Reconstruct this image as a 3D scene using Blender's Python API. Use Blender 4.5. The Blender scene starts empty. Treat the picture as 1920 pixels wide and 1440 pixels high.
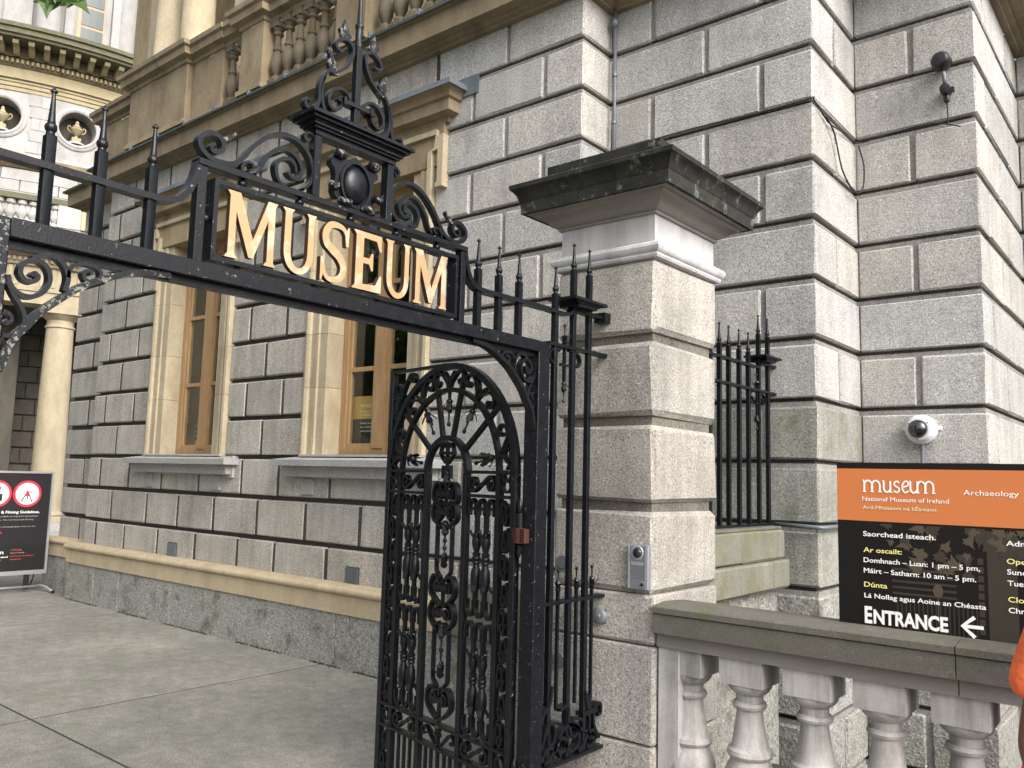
import bpy, bmesh, math, random
from mathutils import Vector, Matrix, noise
random.seed(7)
rnd = random.random
S = bpy.context.scene
C = S.collection

# ------------------------------------------------------------------ camera
YAW, PITCH, ROLL, FPX = -0.6903503707729164, 0.11186571668500936, 0.02615201732618671, 1569.5566
cam = bpy.data.cameras.new('camera'); camo = bpy.data.objects.new('camera', cam); C.objects.link(camo)
f = Vector((math.sin(YAW), math.cos(YAW), 0)); r = Vector((math.cos(YAW), -math.sin(YAW), 0)); u = Vector((0, 0, 1))
f2 = f*math.cos(PITCH) + u*math.sin(PITCH); u2 = u*math.cos(PITCH) - f*math.sin(PITCH)
r3 = r*math.cos(ROLL) + u2*math.sin(ROLL); u3 = u2*math.cos(ROLL) - r*math.sin(ROLL)
camo.matrix_world = Matrix(((r3.x, u3.x, -f2.x, 0), (r3.y, u3.y, -f2.y, 0), (r3.z, u3.z, -f2.z, 1.6), (0, 0, 0, 1)))
cam.sensor_width = 36; cam.lens = FPX/1920*36; cam.clip_end = 500; cam.clip_start = 0.05
S.camera = camo
# ------------------------------------------------------------------ world, sun, exposure
SUN_EL, SUN_AZ = 38, -14          # azimuth measured from +X towards +Y
w = bpy.data.worlds.new('World'); S.world = w; w.use_nodes = True
nt = w.node_tree; bg = nt.nodes['Background']
sky = nt.nodes.new('ShaderNodeTexSky'); sky.sky_type = 'NISHITA'; sky.sun_disc = False
sky.sun_elevation = math.radians(SUN_EL); sky.sun_rotation = math.radians(90-SUN_AZ)
sky.dust_density = 6; sky.air_density = 1.0; sky.ozone_density = 1.0
hs = nt.nodes.new('ShaderNodeHueSaturation'); hs.inputs['Saturation'].default_value = 0.32
nt.links.new(sky.outputs[0], hs.inputs['Color']); nt.links.new(hs.outputs[0], bg.inputs[0])
bg.inputs[1].default_value = 0.15
sun = bpy.data.lights.new('sun', 'SUN'); sun.energy = 0.5; sun.angle = math.radians(30); sun.color = (1, .965, .92)
suno = bpy.data.objects.new('sun', sun); C.objects.link(suno)
sd = Vector((math.cos(math.radians(SUN_EL))*math.cos(math.radians(SUN_AZ)), math.cos(math.radians(SUN_EL))*math.sin(math.radians(SUN_AZ)), math.sin(math.radians(SUN_EL))))
suno.rotation_euler = sd.to_track_quat('Z', 'Y').to_euler()
S.view_settings.view_transform = 'Standard'; S.view_settings.look = 'None'
S.view_settings.exposure = 1.26; S.view_settings.gamma = 1; S.view_settings.use_curve_mapping = False

# ------------------------------------------------------------------ materials
def nodes(name):
    m = bpy.data.materials.new(name); m.use_nodes = True
    n = m.node_tree; b = n.nodes['Principled BSDF']
    return m, n, b
def N(n, t, **k):
    x = n.nodes.new(t)
    for a, v in k.items():
        if a in x.inputs: x.inputs[a].default_value = v
        else: setattr(x, a, v)
    return x
def noise_t(n, pos, scale, detail=3, rough=.6):
    t = N(n, 'ShaderNodeTexNoise'); t.inputs['Scale'].default_value = scale; t.inputs['Detail'].default_value = detail; t.inputs['Roughness'].default_value = rough
    n.links.new(pos, t.inputs['Vector']); return t.outputs[0]
def ramp(n, fac, stops):
    t = N(n, 'ShaderNodeValToRGB'); cr = t.color_ramp
    while len(cr.elements) < len(stops): cr.elements.new(.5)
    for e, (p, c) in zip(cr.elements, stops):
        e.position = p; e.color = (c, c, c, 1) if isinstance(c, (int, float)) else (*c, 1)
    n.links.new(fac, t.inputs[0]); return t.outputs[0]
def mix(n, fac, a, b, mode='MIX'):
    t = N(n, 'ShaderNodeMix', data_type='RGBA', blend_type=mode)
    for i, v in ((0, fac), (6, a), (7, b)):
        if isinstance(v, bpy.types.NodeSocket): n.links.new(v, t.inputs[i])
        elif isinstance(v, (int, float)): t.inputs[i].default_value = v
        else: t.inputs[i].default_value = (*v, 1)
    return t.outputs[2]
def bump(n, b, h, strength, dist):
    t = N(n, 'ShaderNodeBump'); t.inputs['Strength'].default_value = strength; t.inputs['Distance'].default_value = dist
    n.links.new(h, t.inputs['Height']); n.links.new(t.outputs[0], b.inputs['Normal'])
def plain(name, col, rough=.6, metal=0, spec=.5):
    m, n, b = nodes(name)
    b.inputs['Base Color'].default_value = (*col, 1); b.inputs['Roughness'].default_value = rough; b.inputs['Metallic'].default_value = metal
    b.inputs['Specular IOR Level'].default_value = spec
    return m
def granite(name, cold, warm, dark=.5, rough_h=.004, moss=0, grain=170, stain=.35, streak=0, speck=1., mossc=(.125, .12, .07), lichen=0):
    m, n, b = nodes(name); L = n.links
    pos = N(n, 'ShaderNodeNewGeometry').outputs['Position']
    oi = N(n, 'ShaderNodeObjectInfo').outputs['Random']
    base = mix(n, ramp(n, oi, [(0.1, 0.), (.9, .6)]), cold, warm)
    s1 = noise_t(n, pos, grain*.75, 3, .8)
    v = N(n, 'ShaderNodeTexVoronoi'); v.inputs['Scale'].default_value = grain*.7; L.new(pos, v.inputs['Vector'])
    col = mix(n, speck, base, ramp(n, s1, [(.3, .48), (.5, 1.05), (.7, 1.7)]), 'MULTIPLY')
    col = mix(n, .6*speck, col, ramp(n, v.outputs['Color'], [(.08, .4), (.3, 1.), (.75, 1.08), (.95, 1.7)]), 'MULTIPLY')
    big = noise_t(n, pos, 2.2, 5, .65)
    col = mix(n, stain, col, ramp(n, big, [(.3, .55), (.5, 1.), (.68, 1.2)]), 'MULTIPLY')
    br = N(n, 'ShaderNodeMath', operation='MULTIPLY_ADD'); L.new(oi, br.inputs[0]); br.inputs[1].default_value = 7.77; br.inputs[2].default_value = 0
    fr = N(n, 'ShaderNodeMath', operation='FRACT'); L.new(br.outputs[0], fr.inputs[0])
    col = mix(n, 1, col, ramp(n, fr.outputs[0], [(0, .92), (1, 1.08)]), 'MULTIPLY')
    if streak:
        mp = N(n, 'ShaderNodeMapping'); mp.inputs['Scale'].default_value = (9, 9, .8); L.new(pos, mp.inputs[0])
        st = noise_t(n, mp.outputs[0], 1, 4, .7)
        col = mix(n, streak, col, ramp(n, st, [(.35, .35), (.6, 1.)]), 'MULTIPLY')
    if moss:
        mo = noise_t(n, pos, 5, 5, .7)
        col = mix(n, ramp(n, mo, [(.62-.3*moss, 0.), (.8-.3*moss, .8)]), col, mossc)
    if lichen: col = mix(n, ramp(n, noise_t(n, pos, 13, 8, .75), [(.56, 0.), (.66, lichen)]), col, (.20, .20, .185))
    L.new(col, b.inputs['Base Color']); b.inputs['Roughness'].default_value = .82; b.inputs['Specular IOR Level'].default_value = .25
    h = noise_t(n, pos, grain*.45, 3, .75)
    bump(n, b, h, .9 if speck > .5 else .4, rough_h)
    return m
def sandstone(name, col, dirt=(.16, .125, .075), amount=.6, grain=.12):
    m, n, b = nodes(name); L = n.links
    pos = N(n, 'ShaderNodeNewGeometry').outputs['Position']
    oi = N(n, 'ShaderNodeObjectInfo').outputs['Random']
    c = mix(n, 1, col, ramp(n, oi, [(0, .9), (1, 1.1)]), 'MULTIPLY')
    fine = noise_t(n, pos, 45, 4, .7)
    c = mix(n, 1, c, ramp(n, fine, [(.3, 1-grain), (.7, 1+grain)]), 'MULTIPLY')
    mp = N(n, 'ShaderNodeMapping'); mp.inputs['Scale'].default_value = (1.6, 1.6, .7); L.new(pos, mp.inputs[0])
    d = noise_t(n, mp.outputs[0], 2.4, 6, .7)
    c = mix(n, ramp(n, d, [(.42, 0.), (.72, amount)]), c, dirt)
    L.new(c, b.inputs['Base Color']); b.inputs['Roughness'].default_value = .85; b.inputs['Specular IOR Level'].default_value = .2
    bump(n, b, noise_t(n, pos, 60, 4, .7), .5, .002)
    return m
def iron(name, col=(.0032, .004, .0062), chips=.0, rough=.30):
    m, n, b = nodes(name); L = n.links
    pos = N(n, 'ShaderNodeNewGeometry').outputs['Position']
    c = mix(n, ramp(n, noise_t(n, pos, 30, 4, .7), [(.5, 0.), (.75, .5)]), col, (.012, .0125, .015))
    if chips:
        c = mix(n, ramp(n, noise_t(n, pos, 55, 5, .75), [(.74-chips, 0.), (.76-chips, 1.)]), c, (.17, .165, .15))
    L.new(c, b.inputs['Base Color'])
    L.new(ramp(n, noise_t(n, pos, 22, 3, .6), [(.3, rough-.06), (.7, rough+.16)]), b.inputs['Roughness'])
    b.inputs['Specular IOR Level'].default_value = .32
    bump(n, b, noise_t(n, pos, 130, 3, .6), .55, .0012)
    return m
M = {}
M['granite'] = granite('granite', (.345, .342, .332), (.375, .353, .32), streak=.22, stain=.45)
M['granite_shade'] = granite('granite_weathered_shaded', (.33, .318, .29), (.345, .32, .28), stain=.5, streak=.3)  # weathered granite; shade on the left facade is also darkened into its colour
M['granite_pier'] = granite('granite_pier', (.30, .287, .265), (.315, .29, .255), grain=190, stain=.6, streak=.3)
M['granite_rough'] = granite('granite_rough', (.235, .235, .22), (.245, .235, .21), rough_h=.016, grain=80, moss=.3, mossc=(.07, .075, .045))
M['granite_smooth'] = granite('granite_sill', (.27, .27, .265), (.29, .285, .27), grain=220, rough_h=.001)
M['granite_moss'] = granite('granite_moss', (.17, .168, .14), (.19, .185, .15), moss=.5, grain=200, rough_h=.003, streak=.35, speck=.45, mossc=(.13, .125, .06))
M['mossy_coping'] = granite('mossy_coping', (.10, .095, .082), (.105, .098, .083), moss=.3, grain=240, rough_h=.003, stain=.9, speck=.5, mossc=(.085, .09, .035), lichen=.35)
M['cap_dark'] = granite('pier_cap_dark', (.024, .024, .022), (.028, .027, .024), moss=.2, grain=200, rough_h=.002, stain=.8, streak=.7, speck=.5, mossc=(.05, .055, .03), lichen=.75)
M['cap_soffit'] = granite('pier_cap_clean', (.21, .195, .18), (.22, .20, .18), grain=300, rough_h=.0008, stain=.4, speck=.2)
M['pier_die'] = granite('pier_die_pale', (.50, .50, .51), (.52, .51, .51), grain=260, rough_h=.0008, stain=.4, streak=.35, speck=.2)
M['baluster'] = granite('portland_baluster', (.42, .405, .39), (.45, .425, .40), grain=260, rough_h=.0012, stain=.8, streak=.7, speck=.2)
M['pier_joint'] = granite('pier_joint', (.12, .11, .095), (.13, .12, .10), stain=.8)
M['joint_stone'] = granite('joint_stone', (.20, .195, .185), (.22, .205, .185), stain=.8)
M['mortar'] = granite('dark_mortar_and_shade', (.05, .047, .043), (.055, .05, .045), grain=120)  # dark joint mortar, with the shade inside the grooves put into its colour
M['mortar_pale'] = granite('pale_mortar', (.26, .25, .235), (.27, .255, .23), grain=120)
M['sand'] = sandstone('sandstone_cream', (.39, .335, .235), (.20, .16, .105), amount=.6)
M['sand_soot'] = sandstone('sandstone_sooty', (.15, .125, .09), (.05, .045, .035), .7)
M['sand_plinth'] = sandstone('sandstone_plinth', (.44, .365, .25), (.22, .18, .11), amount=.5)
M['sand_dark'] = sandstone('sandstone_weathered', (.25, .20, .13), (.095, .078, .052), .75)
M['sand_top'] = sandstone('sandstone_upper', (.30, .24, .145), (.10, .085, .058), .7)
M['gold_stone'] = sandstone('sandstone_yellow', (.38, .325, .205), amount=.4)
M['white_stone'] = sandstone('portland_white', (.365, .36, .35), (.21, .195, .175), .6, .1)
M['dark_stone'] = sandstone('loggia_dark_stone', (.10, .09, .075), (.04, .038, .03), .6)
M['cornice_moss'] = granite('cornice_mossy', (.14, .135, .09), (.16, .145, .10), moss=.6, grain=120)
M['lead'] = sandstone('lead_flashing', (.055, .065, .062), (.025, .035, .025), .8)
M['lead_blue'] = sandstone('lead_flashing_blue', (.13, .155, .175), (.05, .06, .06), .6)
M['iron'] = iron('black_iron')
M['iron_chipped'] = iron('black_iron_chipped', chips=.095)
M['iron_worn'] = iron('black_iron_worn', chips=.19, rough=.4)
M['red_oxide'] = iron('red_oxide_paint', (.05, .014, .011), rough=.6)
m, n, b = nodes('gilt_letter'); pos = N(n, 'ShaderNodeNewGeometry').outputs['Position']
c = mix(n, ramp(n, noise_t(n, pos, 14, 3, .6), [(.5, 0.), (.6, 1.)]), (.40, .27, .14), (.48, .385, .27))
n.links.new(c, b.inputs['Base Color']); b.inputs['Roughness'].default_value = .42; b.inputs['Metallic'].default_value = .25
bump(n, b, noise_t(n, pos, 90, 3, .6), .4, .001); M['gilt'] = m
M['letter_side'] = iron('letter_side_paint', (.055, .025, .014), rough=.5)
# timber
m, n, b = nodes('varnished_timber'); pos = N(n, 'ShaderNodeNewGeometry').outputs['Position']
mp = N(n, 'ShaderNodeMapping'); mp.inputs['Scale'].default_value = (60, 60, 2.5); n.links.new(pos, mp.inputs[0])
c = ramp(n, noise_t(n, mp.outputs[0], 1, 4, .7), [(.3, (.24, .145, .07)), (.7, (.40, .26, .13))])
n.links.new(c, b.inputs['Base Color']); b.inputs['Roughness'].default_value = .45; M['timber'] = m
# glass
m = bpy.data.materials.new('window_glass'); m.use_nodes = True; n = m.node_tree; n.nodes.clear()
out = N(n, 'ShaderNodeOutputMaterial'); tr = N(n, 'ShaderNodeBsdfTransparent'); gl = N(n, 'ShaderNodeBsdfGlossy'); gl.inputs['Roughness'].default_value = .02
tr.inputs[0].default_value = (.88, .92, .90, 1)
fr = N(n, 'ShaderNodeFresnel'); bk_ = N(n, 'ShaderNodeMath', operation='MULTIPLY_ADD'); n.links.new(N(n, 'ShaderNodeNewGeometry').outputs['Backfacing'], bk_.inputs[0]); bk_.inputs[1].default_value = 1/1.5-1.5; bk_.inputs[2].default_value = 1.5; n.links.new(bk_.outputs[0], fr.inputs[0]); ms = N(n, 'ShaderNodeMixShader')
n.links.new(fr.outputs[0], ms.inputs[0]); n.links.new(tr.outputs[0], ms.inputs[1]); n.links.new(gl.outputs[0], ms.inputs[2]); n.links.new(ms.outputs[0], out.inputs[0]); M['glass'] = m
M['dark_pane'] = plain('far_window_pane', (.03, .045, .042), .25, 0, .35)
M['granite_damp'] = granite('granite_damp', (.235, .237, .215), (.25, .245, .215), moss=.3, stain=.6, streak=.35, mossc=(.13, .135, .085))
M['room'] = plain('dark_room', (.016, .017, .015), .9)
M['curtain'] = plain('beige_blind', (.12, .10, .065), .9)
# paving
m, n, b = nodes('concrete_paving'); L = n.links; pos = N(n, 'ShaderNodeNewGeometry').outputs['Position']
c = ramp(n, noise_t(n, pos, 1.1, 6, .65), [(.3, (.15, .147, .13)), (.5, (.195, .19, .168)), (.7, (.25, .238, .21))])
c = mix(n, 1, c, ramp(n, noise_t(n, pos, 95, 3, .7), [(.3, .5), (.7, 1.5)]), 'MULTIPLY')
c = mix(n, 1, c, ramp(n, noise_t(n, pos, 9, 7, .75), [(.3, .7), (.5, 1.), (.7, 1.3)]), 'MULTIPLY')
c = mix(n, ramp(n, noise_t(n, pos, 2.7, 5, .6), [(.50, 0.), (.78, .5)]), c, (.125, .13, .09))
c = mix(n, ramp(n, noise_t(n, pos, 28, 2, .5), [(.70, 0.), (.73, .55)]), c, (.05, .048, .042))
L.new(c, b.inputs['Base Color']); b.inputs['Roughness'].default_value = .8; b.inputs['Specular IOR Level'].default_value = .3
bump(n, b, noise_t(n, pos, 70, 4, .75), .7, .004); M['paving'] = m
M['joint_dirt'] = plain('joint_dirt', (.03, .032, .022), .95)
M['earth'] = granite('area_floor', (.12, .12, .11), (.13, .125, .11))
M['orange'] = plain('orange_print', (.57, .18, .055), .4)
M['black_print'] = plain('black_print', (.010, .0085, .008), .5, spec=.2)
M['brown_print'] = plain('brown_print', (.034, .026, .018), .5)
M['tan_print'] = plain('tan_print', (.075, .057, .035), .5)
M['dull_print'] = plain('dull_print', (.045, .035, .025), .4)
M['poster_orange'] = plain('poster_orange', (.60, .34, .09), .6)
M['text_white'] = plain('white_lettering', (.85, .85, .83), .5)
M['text_yellow'] = plain('yellow_lettering', (.82, .74, .28), .5)
M['text_cream'] = plain('cream_lettering', (.78, .72, .52), .5)
M['text_orange'] = plain('orange_lettering', (.55, .12, .04), .5)
M['text_red'] = plain('red_lettering', (.62, .03, .05), .5)
M['text_grey'] = plain('grey_lettering', (.30, .30, .31), .5)
M['poster_black'] = plain('poster_black', (.015, .013, .016), .4)
M['poster_white'] = plain('poster_white', (.72, .74, .80), .4)
M['alu'] = plain('brushed_aluminium', (.55, .56, .58), .38, .75)
M['plastic_black'] = plain('black_plastic', (.012, .012, .013), .4)
M['steel'] = plain('intercom_steel', (.29, .30, .33), .36, .55)
M['steel_light'] = plain('intercom_trim', (.42, .44, .48), .35, .5)
M['lens'] = plain('smoked_dome', (.012, .013, .014), .04, 0, .9)
M['cam_white'] = plain('camera_housing', (.62, .63, .66), .35)
M['conduit'] = plain('galvanised_conduit', (.14, .155, .17), .5, .3)
M['cable'] = plain('black_cable', (.012, .012, .012), .6)
M['vent'] = plain('vent_grille', (.05, .05, .05), .6)
M['grey_box'] = plain('grey_box', (.20, .24, .23), .5)
m, n, b = nodes('plane_leaf'); oi = N(n, 'ShaderNodeObjectInfo').outputs['Random']; pos = N(n, 'ShaderNodeNewGeometry').outputs['Position']
c = ramp(n, noise_t(n, pos, 6, 3, .6), [(.3, (.025, .06, .012)), (.7, (.085, .16, .03))])
n.links.new(c, b.inputs['Base Color']); b.inputs['Roughness'].default_value = .45
b.inputs['Transmission Weight'].default_value = 0
tl = N(n, 'ShaderNodeBsdfTranslucent'); n.links.new(c, tl.inputs[0]); ms = N(n, 'ShaderNodeMixShader'); ms.inputs[0].default_value = .35
n.links.new(b.outputs[0], ms.inputs[1]); n.links.new(tl.outputs[0], ms.inputs[2]); n.links.new(ms.outputs[0], n.nodes['Material Output'].inputs[0]); M['leaf'] = m
M['moss'] = plain('moss_tuft', (.035, .045, .012), .95)
M['moss_brown'] = plain('moss_brown', (.07, .045, .02), .95)
M['bark'] = granite('plane_bark', (.16, .15, .11), (.18, .16, .12), grain=25, rough_h=.02)
M['skin'] = plain('skin', (.17, .072, .042), .5)
m, n, b = nodes('orange_shirt'); pos = N(n, 'ShaderNodeNewGeometry').outputs['Position']
b.inputs['Base Color'].default_value = (1, .19, .06, 1); b.inputs['Roughness'].default_value = .8
bump(n, b, noise_t(n, pos, 9, 3, .5), 1., .06); M['shirt'] = m
M['jeans'] = plain('dark_jeans', (.03, .04, .07), .85)
M['shoe'] = plain('white_shoe', (.5, .5, .5), .6)
M['hair'] = plain('dark_hair', (.012, .009, .007), .5)
M['eye'] = plain('eye_white', (.6, .58, .55), .3)

# ------------------------------------------------------------------ mesh builder
def crom(pts, k=4, closed=False):
    P = [tuple(p) for p in pts]; n = len(P); out = []
    if n < 3: return P
    rng = range(n) if closed else range(n-1)
    for i in rng:
        p1, p2 = P[i], P[(i+1) % n]
        p0 = P[i-1] if (i > 0 or closed) else tuple(2*a-b for a, b in zip(p1, p2))
        p3 = P[(i+2) % n] if (i+2 < n or closed) else tuple(2*a-b for a, b in zip(p2, p1))
        for j in range(k):
            t = j/k
            out.append(tuple(.5*((2*b)+(-a+c)*t+(2*a-5*b+4*c-d)*t*t+(-a+3*b-3*c+d)*t**3) for a, b, c, d in zip(p0, p1, p2, p3)))
    if not closed: out.append(P[-1])
    return out
class MB:
    def __init__(s): s.v = []; s.f = []; s.m = []
    def add(s, vs, fs, mi=0):
        o = len(s.v); s.v += [tuple(q) for q in vs]; s.f += [tuple(i+o for i in q) for q in fs]; s.m += [mi]*len(fs); return s
    def box(s, x0, x1, y0, y1, z0, z1, mi=0):
        return s.add([(x, y, z) for z in (z0, z1) for x, y in ((x0, y0), (x1, y0), (x1, y1), (x0, y1))],
                     [(3, 2, 1, 0), (4, 5, 6, 7), (0, 1, 5, 4), (1, 2, 6, 5), (2, 3, 7, 6), (3, 0, 4, 7)], mi)
    def stone(s, x0, x1, y0, y1, z0, z1, c=.008, j=.003):
        """box with chamfered, slightly worn edges"""
        c = min(c, (x1-x0)/3, (y1-y0)/3, (z1-z0)/3)
        vs = []; idx = {}
        for ix in (0, 1):
            for iy in (0, 1):
                for iz in (0, 1):
                    p = [(x0, x1)[ix], (y0, y1)[iy], (z0, z1)[iz]]; sg = [1-2*ix, 1-2*iy, 1-2*iz]
                    for ax in range(3):
                        q = [p[k]+(0 if k == ax else sg[k]*c*(1+(rnd()-.5)*.8)) for k in range(3)]
                        idx[ix, iy, iz, ax] = len(vs); vs.append([q[k]+(rnd()-.5)*j for k in range(3)])
        fs = []
        for ax in range(3):
            o = [k for k in range(3) if k != ax]
            for side in (0, 1):
                cs = []
                for a, b_ in ((0, 0), (1, 0), (1, 1), (0, 1)):
                    k = [0, 0, 0]; k[ax] = side; k[o[0]] = a; k[o[1]] = b_; cs.append(idx[(*k, ax)])
                flip = (ax == 1) ^ (side == 0)
                fs.append(tuple(cs[::-1]) if flip else tuple(cs))
            # edges parallel to ax
            for a, b_ in ((0, 0), (1, 0), (1, 1), (0, 1)):
                def key(t, kk):
                    k = [0, 0, 0]; k[ax] = t; k[o[0]] = a; k[o[1]] = b_; return idx[(*k, kk)]
                fs.append((key(0, o[0]), key(1, o[0]), key(1, o[1]), key(0, o[1])))
        for ix in (0, 1):
            for iy in (0, 1):
                for iz in (0, 1): fs.append(tuple(idx[ix, iy, iz, k] for k in range(3)))
        s.fix = True
        return s.add(vs, fs)
    def ribbon(s, pts, t, d, y=0, taper=0, k=4, closed=False):
        """flat bar swept along a path in the local x-z plane; t thickness in plane, d depth along y"""
        P = crom(pts, k, closed) if k > 1 else [tuple(p) for p in pts]; n = len(P); vs = []
        for i in range(n):
            a = P[(i-1) % n] if (i > 0 or closed) else P[i]; b_ = P[(i+1) % n] if (i < n-1 or closed) else P[i]
            dx, dz = b_[0]-a[0], b_[1]-a[1]; l = math.hypot(dx, dz) or 1; nx, nz = -dz/l, dx/l
            tt = t*(1-taper*max(0, 1-min(i, n-1-i)/(n*.25))) if taper else t
            h = tt/2
            vs += [(P[i][0]+nx*h, y-d/2, P[i][1]+nz*h), (P[i][0]+nx*h, y+d/2, P[i][1]+nz*h), (P[i][0]-nx*h, y+d/2, P[i][1]-nz*h), (P[i][0]-nx*h, y-d/2, P[i][1]-nz*h)]
        fs = []
        m_ = n if closed else n-1
        for i in range(m_):
            o = 4*i; q = 4*((i+1) % n)
            for j in range(4): fs.append((o+j, o+(j+1) % 4, q+(j+1) % 4, q+j))
        if not closed: fs += [(3, 2, 1, 0), (4*n-4, 4*n-3, 4*n-2, 4*n-1)]
        return s.add(vs, fs)
    def prism(s, poly, y0, y1, mi=0, side=0):
        n = len(poly)
        s.add([(x, y0, z) for x, z in poly]+[(x, y1, z) for x, z in poly], [tuple(range(n)), tuple(range(2*n-1, n-1, -1))], mi)
        s.add([(x, y0, z) for x, z in poly]+[(x, y1, z) for x, z in poly], [(i, i+n, (i+1) % n+n, (i+1) % n) for i in range(n)], side)
        return s
    def lathe(s, prof, cx=0, cy=0, cz=0, n=12, ax='z', sq=False, caps=True):
        vs = []; fs = []
        for rr, h in prof:
            for i in range(n):
                a = 2*math.pi*(i+.5)/n; p = (rr*math.cos(a), rr*math.sin(a), h)
                if ax == 'x': p = (p[2], p[0], p[1])
                if ax == 'y': p = (p[0], p[2], p[1])
                if ax == '-z': p = (p[0], p[1], -p[2])
                vs.append((cx+p[0], cy+p[1], cz+p[2]))
        for j in range(len(prof)-1):
            for i in range(n): fs.append((j*n+i, j*n+(i+1) % n, (j+1)*n+(i+1) % n, (j+1)*n+i))
        if caps: fs += [tuple(range(n-1, -1, -1)), tuple(range(len(prof)*n-n, len(prof)*n))]
        return s.add(vs, fs)
    def tube(s, pts, rr, n=6, k=3):
        P = [Vector(p) for p in (crom(pts, k) if k > 1 else pts)]; vs = []; up = Vector((.12, .2, 1)).normalized()
        for i, p in enumerate(P):
            d = (P[min(i+1, len(P)-1)]-P[max(i-1, 0)]).normalized(); a = d.cross(up)
            if a.length < 1e-4: a = d.cross(Vector((1, 0, 0)))
            a.normalize(); b_ = d.cross(a); R = rr(i/(len(P)-1)) if callable(rr) else rr
            for j in range(n):
                t = 2*math.pi*j/n; vs.append(p+a*math.cos(t)*R+b_*math.sin(t)*R)
        fs = [(i*n+j, i*n+(j+1) % n, (i+1)*n+(j+1) % n, (i+1)*n+j) for i in range(len(P)-1) for j in range(n)]
        fs += [tuple(range(n-1, -1, -1)), tuple(range(len(P)*n-n, len(P)*n))]
        return s.add(vs, fs)
    def sweep(s, path, prof, a=0, b=None):
        """moulding profile [(out, z)] swept along a plan path, mitred; outside is to the right of travel"""
        n = len(path); vs = []
        for i, (x, y) in enumerate(path):
            ds = []
            if i > 0: ds.append((x-path[i-1][0], y-path[i-1][1]))
            if i < n-1: ds.append((path[i+1][0]-x, path[i+1][1]-y))
            ns = []
            for dx, dy in ds:
                l = math.hypot(dx, dy); ns.append((dy/l, -dx/l))
            if len(ns) == 2:
                mx, my = ns[0][0]+ns[1][0], ns[0][1]+ns[1][1]; k = 1+ns[0][0]*ns[1][0]+ns[0][1]*ns[1][1]; nx, ny = mx/k, my/k
            else: nx, ny = ns[0]
            for o, z in prof: vs.append((x+nx*o, y+ny*o, z))
        m_ = len(prof); fs = []
        for i in range(n-1):
            for j in range(m_): fs.append((i*m_+j, (i+1)*m_+j, (i+1)*m_+(j+1) % m_, i*m_+(j+1) % m_))
        fs += [tuple(range(m_)), tuple(range(n*m_-1, (n-1)*m_-1, -1))]
        return s.add(vs, fs)
    def xf(s, fn, start=0):
        for i in range(start, len(s.v)): s.v[i] = tuple(fn(*s.v[i]))
        return s
    def build(s, name, mats, parent=None, smooth=False, auto=None):
        me = bpy.data.meshes.new(name); me.from_pydata(s.v, [], s.f)
        if not isinstance(mats, (list, tuple)): mats = [mats]
        for k in mats: me.materials.append(M[k] if isinstance(k, str) else k)
        if len(mats) > 1:
            for p, i in zip(me.polygons, s.m): p.material_index = i
        bm = bmesh.new(); bm.from_mesh(me); bmesh.ops.recalc_face_normals(bm, faces=bm.faces); bm.to_mesh(me); bm.free()
        if smooth: me.shade_smooth()
        if auto: me.shade_smooth(); me.set_sharp_from_angle(angle=math.radians(auto))
        o = bpy.data.objects.new(name, me); C.objects.link(o)
        if parent: o.parent = parent
        return o
def link(name, me, parent, mat=None):
    o = bpy.data.objects.new(name, me); C.objects.link(o)
    if parent: o.parent = parent
    if mat is not None: o.matrix_local = mat
    return o
def thing(name, label, cat, loc=(0, 0, 0), rz=0, group=None):
    o = bpy.data.objects.new(name, None); C.objects.link(o); o.location = loc; o.rotation_euler = (0, 0, math.radians(rz)); o.empty_display_size = .1
    o['label'] = label; o['category'] = cat
    if group: o['group'] = group
    return o
def tag(o, label, cat, group=None):
    o['label'] = label; o['category'] = cat
    if group: o['group'] = group
    return o
def text(name, s, x, z, h, parent, mat, y=0, w=None, bold=0., ext=.0004, cap=.73, shear=0):
    """lettering standing in the local x-z plane, facing -y; h = cap height, w = total width"""
    cu = bpy.data.curves.new('t', 'FONT'); cu.body = s; cu.size = h/cap; cu.offset = bold*h/cap; cu.extrude = ext; cu.resolution_u = 3; cu.shear = shear
    o = bpy.data.objects.new('t', cu); C.objects.link(o); dg = bpy.context.evaluated_depsgraph_get()
    me = bpy.data.meshes.new_from_object(o.evaluated_get(dg)); C.objects.unlink(o); bpy.data.objects.remove(o)
    xs = [v.co.x for v in me.vertices]; k = w/(max(xs)-min(xs)) if w else 1; x0 = min(xs)
    for v in me.vertices: v.co = ((v.co.x-x0)*k+x, y-v.co.z, v.co.y+z)
    me.materials.clear(); me.materials.append(M[mat]); me.name = name
    return link(name, me, parent)
def mirror(pts): return [(-a, b) for a, b in pts]

# ================================================================== ground
GZ = lambda k: 1.757+.385*k
ground = MB(); ground.box(-60, 40, -40, 4.9, -.30, -.0012); ground.box(-60, -10.6, 4.9, 30, -.30, -.0012)
g = ground.build('ground', 'joint_dirt'); g['kind'] = 'structure'
pv = thing('pavement', 'x', 'x'); del pv['label']; del pv['category']; pv['kind'] = 'structure'
xs = [-40, -33, -26, -19.8, -16.3, -12.83, -9.33, -5.83, -2.4, .6, 4.2, 8, 14, 22]
for i in range(len(xs)-1):
    for y0, y1 in ((-18, -12), (-12, -7), (-7, -2.2), (-2.2, .1), (.1, 2.35), (2.35, 5.2), (5.2, 8), (8, 14)):
        if xs[i] > -13 and y0 > 5: continue
        if xs[i] > -2.5 and y0 > 2: continue
        yy = 4.66 if (y0 == 2.35 and xs[i] > -10) else y1
        if y0 > 2 and xs[i] == -5.83 : yy = 4.66
        MB().stone(xs[i]+.009, xs[i+1]-.009, y0+.009, yy-.009, -.25, 0, c=.0012, j=.0008).build('paving_slab', 'paving', pv)
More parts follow.
